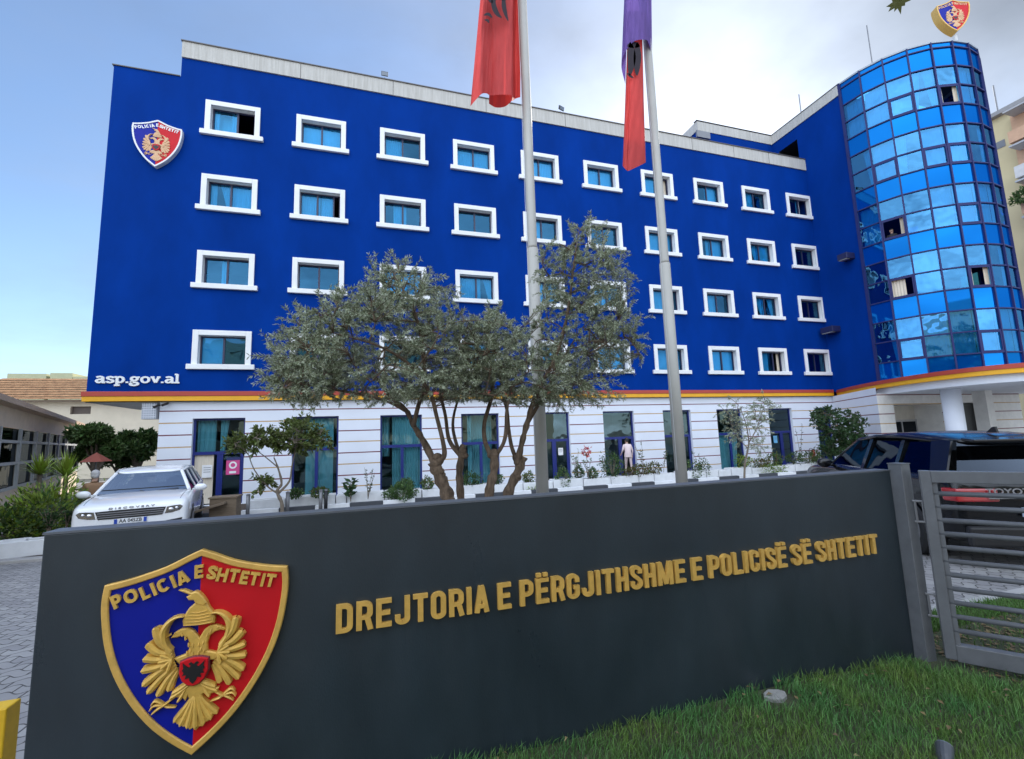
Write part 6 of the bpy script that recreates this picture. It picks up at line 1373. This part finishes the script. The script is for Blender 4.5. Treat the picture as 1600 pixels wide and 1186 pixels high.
wisp('leafless dark shrub in the left planter bed', 75, 836, 56, 12.6, [LDK], 12); wisp('second bare twiggy shrub nearest the white car', 104, 826, 44, 12.9, [LDK], 10)
aw = at(150, 722, 21); r_ = thing('red_parasol', 'faded red parasol behind the yuccas beside the dark trees', 'parasol', (aw.x, 21, gz(21))); zt = at(150,712,21).z-gz(21)
mb = MB(); mb.tube([(0,0,0),(0,0,zt+.1)], .03, 8); mb.build('pole', GREYM, r_)
mb = MB(); 
for k in range(8): a, b = 2*PI*k/8, 2*PI*(k+1)/8; mb.add([(0,0,zt+.12),(.5*math.cos(a),.5*math.sin(a),zt-.22),(.5*math.cos(b),.5*math.sin(b),zt-.22)], [(0,1,2)])
mb.build('canopy', mat('faded red canvas', (.30,.08,.055), .8), r_)
for i, (px, lab) in enumerate(((-12,'pale concrete planter trough at the left edge'),(47,'pale concrete planter trough next to the sign wall edge'))):
    a = at(px, 850, 12.3); r_ = thing('planter_trough', lab, 'planter', (a.x, 12.2, gz(12.2)), R(14), 'pale planter troughs on the left'); mb = MB(); mb.box(-.58,.58,-.2,-.14,0,.32); mb.box(-.58,.58,.14,.2,0,.32); mb.box(-.58,-.52,-.14,.14,0,.32); mb.box(.52,.58,-.14,.14,0,.32); mb.build('box', PLW, r_, bevel=.015)
    mb = MB(); mb.quad((-.52,-.14,.26),(.52,-.14,.26),(.52,.14,.26),(-.52,.14,.26)); mb.build('soil', SOIL, r_)
mb = MB(); mb.obox((-14,11.55,gz(11.5)-.2),(9.5,-.2,0),(0,.25,0),(0,0,.26)); struct(mb.build('bed_kerb', mat('kerb stone', (0,0,0)), bevel=.015))
mb = MB(); mb.quad((-20,12,gz(12)+.01),(-5.5,12,gz(12)+.01),(-7,16,gz(16)+.01),(-20,16,gz(16)+.01)); struct(mb.build('planting_bed_soil', SOIL))

# ------------------------------------------------------------------ apartment tower on the right
AX = 50.0
APR = thing('apartment_tower', 'pale yellow apartment tower with balconies behind the glass tower', 'building', (AX, 20, -.5))
YEL = mat('pale yellow render', (.66,.55,.32), .85, var=.05, vscale=.5); PCH = mat('peach render', (.62,.38,.24), .85)
def ap(mb, n, mt, par=None, **k):
    o = mb.build(n, mt, par or APR, **k)
    if par is None: o.matrix_parent_inverse = Matrix.Translation((-AX, -20, .5))
    return o
c1 = atX(1547, 190, AX); c2 = atX(1580, 180, AX); zt_ = c1.z
mb = MB(); mb.box(AX, AX+12, c2.y, c1.y+10, -.5, zt_); ap(mb, 'wall', YEL)
mb = MB(); mb.box(AX-.3, AX+12, c2.y-6, c2.y-.02, -.5, zt_-.6); ap(mb, 'side_wall', PCH)
mb = MB(); mb.box(AX-.5, AX+12.3, c2.y-6.5, c1.y+10.3, zt_+.01, zt_+.35); ap(mb, 'roof', mat('roof slab', (.30,.29,.29), .8))
for i in range(8):
    z = zt_-3.4-2.95*i
    mb = MB(); mb.box(AX-1.7, AX-.31, c2.y-5.6, c2.y-.3, z, z+.95); b_ = ap(mb, 'balcony', PCH if i % 2 == 0 else mat('balcony white', (.62,.60,.58), .8))
    mb = MB(); mb.quad((AX-.32,c2.y-5,z+.95),(AX-.32,c2.y-1,z+.95),(AX-.32,c2.y-1,z+2.5),(AX-.32,c2.y-5,z+2.5)); ap(mb, 'window', PANE, b_)
    mb = MB(); mb.box(AX-1.75, AX-.3, c2.y-5.7, c2.y-.25, z+2.62, z+2.75); ap(mb, 'awning', mat('awning grey', (.45,.45,.46), .7), b_)
v1 = atX(1561, 227, AX); mb = MB(); mb.box(AX-.04, AX-.003, v1.y-.4, v1.y+.4, v1.z-.3, v1.z+.3); ap(mb, 'vent', GREYM)
v2 = atX(1593, 302, AX-2); bush('balcony_plant', 'green plant trailing from a balcony of the pale yellow tower', 'plant', (AX-2, v2.y-.4, v2.z-.9), (.5,1.0,.55), 500, .3, .14, [LGR, LDK])
mast(1554, 135, 1560, 172, c1.y, 'thin mast on the roof of the pale yellow apartment tower') if False else None
a0, a1 = atX(1560, 178, AX+1), atX(1553, 133, AX+1); r_ = thing('antenna', 'thin mast on the roof of the pale yellow apartment tower', 'antenna', (AX+1, a0.y, zt_+.35)); mb = MB(); mb.tube([(0,0,0),(0,0,a1.z-zt_-.35)], .06, 6); mb.build('mast', GREYM, r_)
a0 = atX(1562, 178, AX+1.2); r_ = thing('solar_heater', 'roof solar water heater frame on the pale yellow tower', 'water heater', (AX+1.2, a0.y+.6, zt_+.35)); mb = MB(); mb.obox((0,-1.2,.1),(1,0,.8),(0,2.4,0),(-.05,0,.06)); mb.build('collector', mat('collector glass', (.10,.13,.17), .2), r_)
mb = MB(); mb.tube([(1.1,-1.1,1.1),(1.1,1.1,1.1)], .28, 12); mb.build('tank', CHROME, r_)
mb = MB(); mb.tube([(.9,-1,.0),(.95,-1,.9)], .03, 5); mb.tube([(.9,1,.0),(.95,1,.9)], .03, 5); mb.build('stand', GREYM, r_)

# ------------------------------------------------------------------ the far side of the street behind the photographer, seen in the glass
OPP = thing('street_block', 'cream apartment block across the street, mirrored in the glass of the tower', 'building', (-6, -34, -.5))
mb = MB(); hs_ = [(x, x+1.6, z, z+1.5) for x in np.arange(-34, 34, 4.2) for z in np.arange(2.2, 15, 3.1)]
wall_holes(mb, -36, 36, 0, 17.5, hs_, lambda u, v, d: (-u, d, v), .3); mb.box(-36, 36, -10, -.31, 0, 17.5)
mb.build('wall', mat('street cream', (.62,.57,.46), .85, var=.05), OPP)
for i in range(8):
    z = 1.2+3.1*(i//2); x = -20 if i % 2 else 12; mb = MB(); mb.box(x-4, x+4, .01, 1.2, z, z+1.0); mb.build('balcony', mat('balcony white', (0,0,0)), OPP)
for i, (x, y, h_, r_) in enumerate(((2.5,-6.2,8.8,3.4),(-16,-13,8.5,3.2),(-5,-15,9.5,3.6),(7,-14,8.0,3.2),(19,-16,10.5,4.0))):
    root = thing('street_tree', 'leafy street tree across from the building, mirrored in its glass', 'tree', (x, y, -.1), 0, 'street trees behind the camera'); mb = MB(); mb.tube([(0,0,0),(.1,0,h_*.4),(0,.1,h_*.8)], [.2,.16,.06], 8)
    PP, DD = [], []
    for q in range(12):
        c = np.array([RNG.normal(0,.4)*r_, RNG.normal(0,.4)*r_, h_*.72+RNG.uniform(-.5,.5)*r_]); rr = r_*RNG.uniform(.35,.55); mb.tube([(0,0,h_*.4), tuple(c)], [.07,.02], 5, cap=False)
        v = RNG.normal(size=(330,3)); v /= np.linalg.norm(v,axis=1,keepdims=True); PP.append(c+v*rr*RNG.uniform(.4,1.05,(330,1))); DD.append(v+RNG.normal(0,.6,(330,3)))
    mb.build('trunk', BARK2, root); PP, DD = np.vstack(PP), np.vstack(DD); m_ = len(PP); leaf_mesh('crown', PP, DD, RNG.uniform(.6,1.3,m_)*.4, RNG.uniform(.6,1.2,m_)*.24, LGR, root)
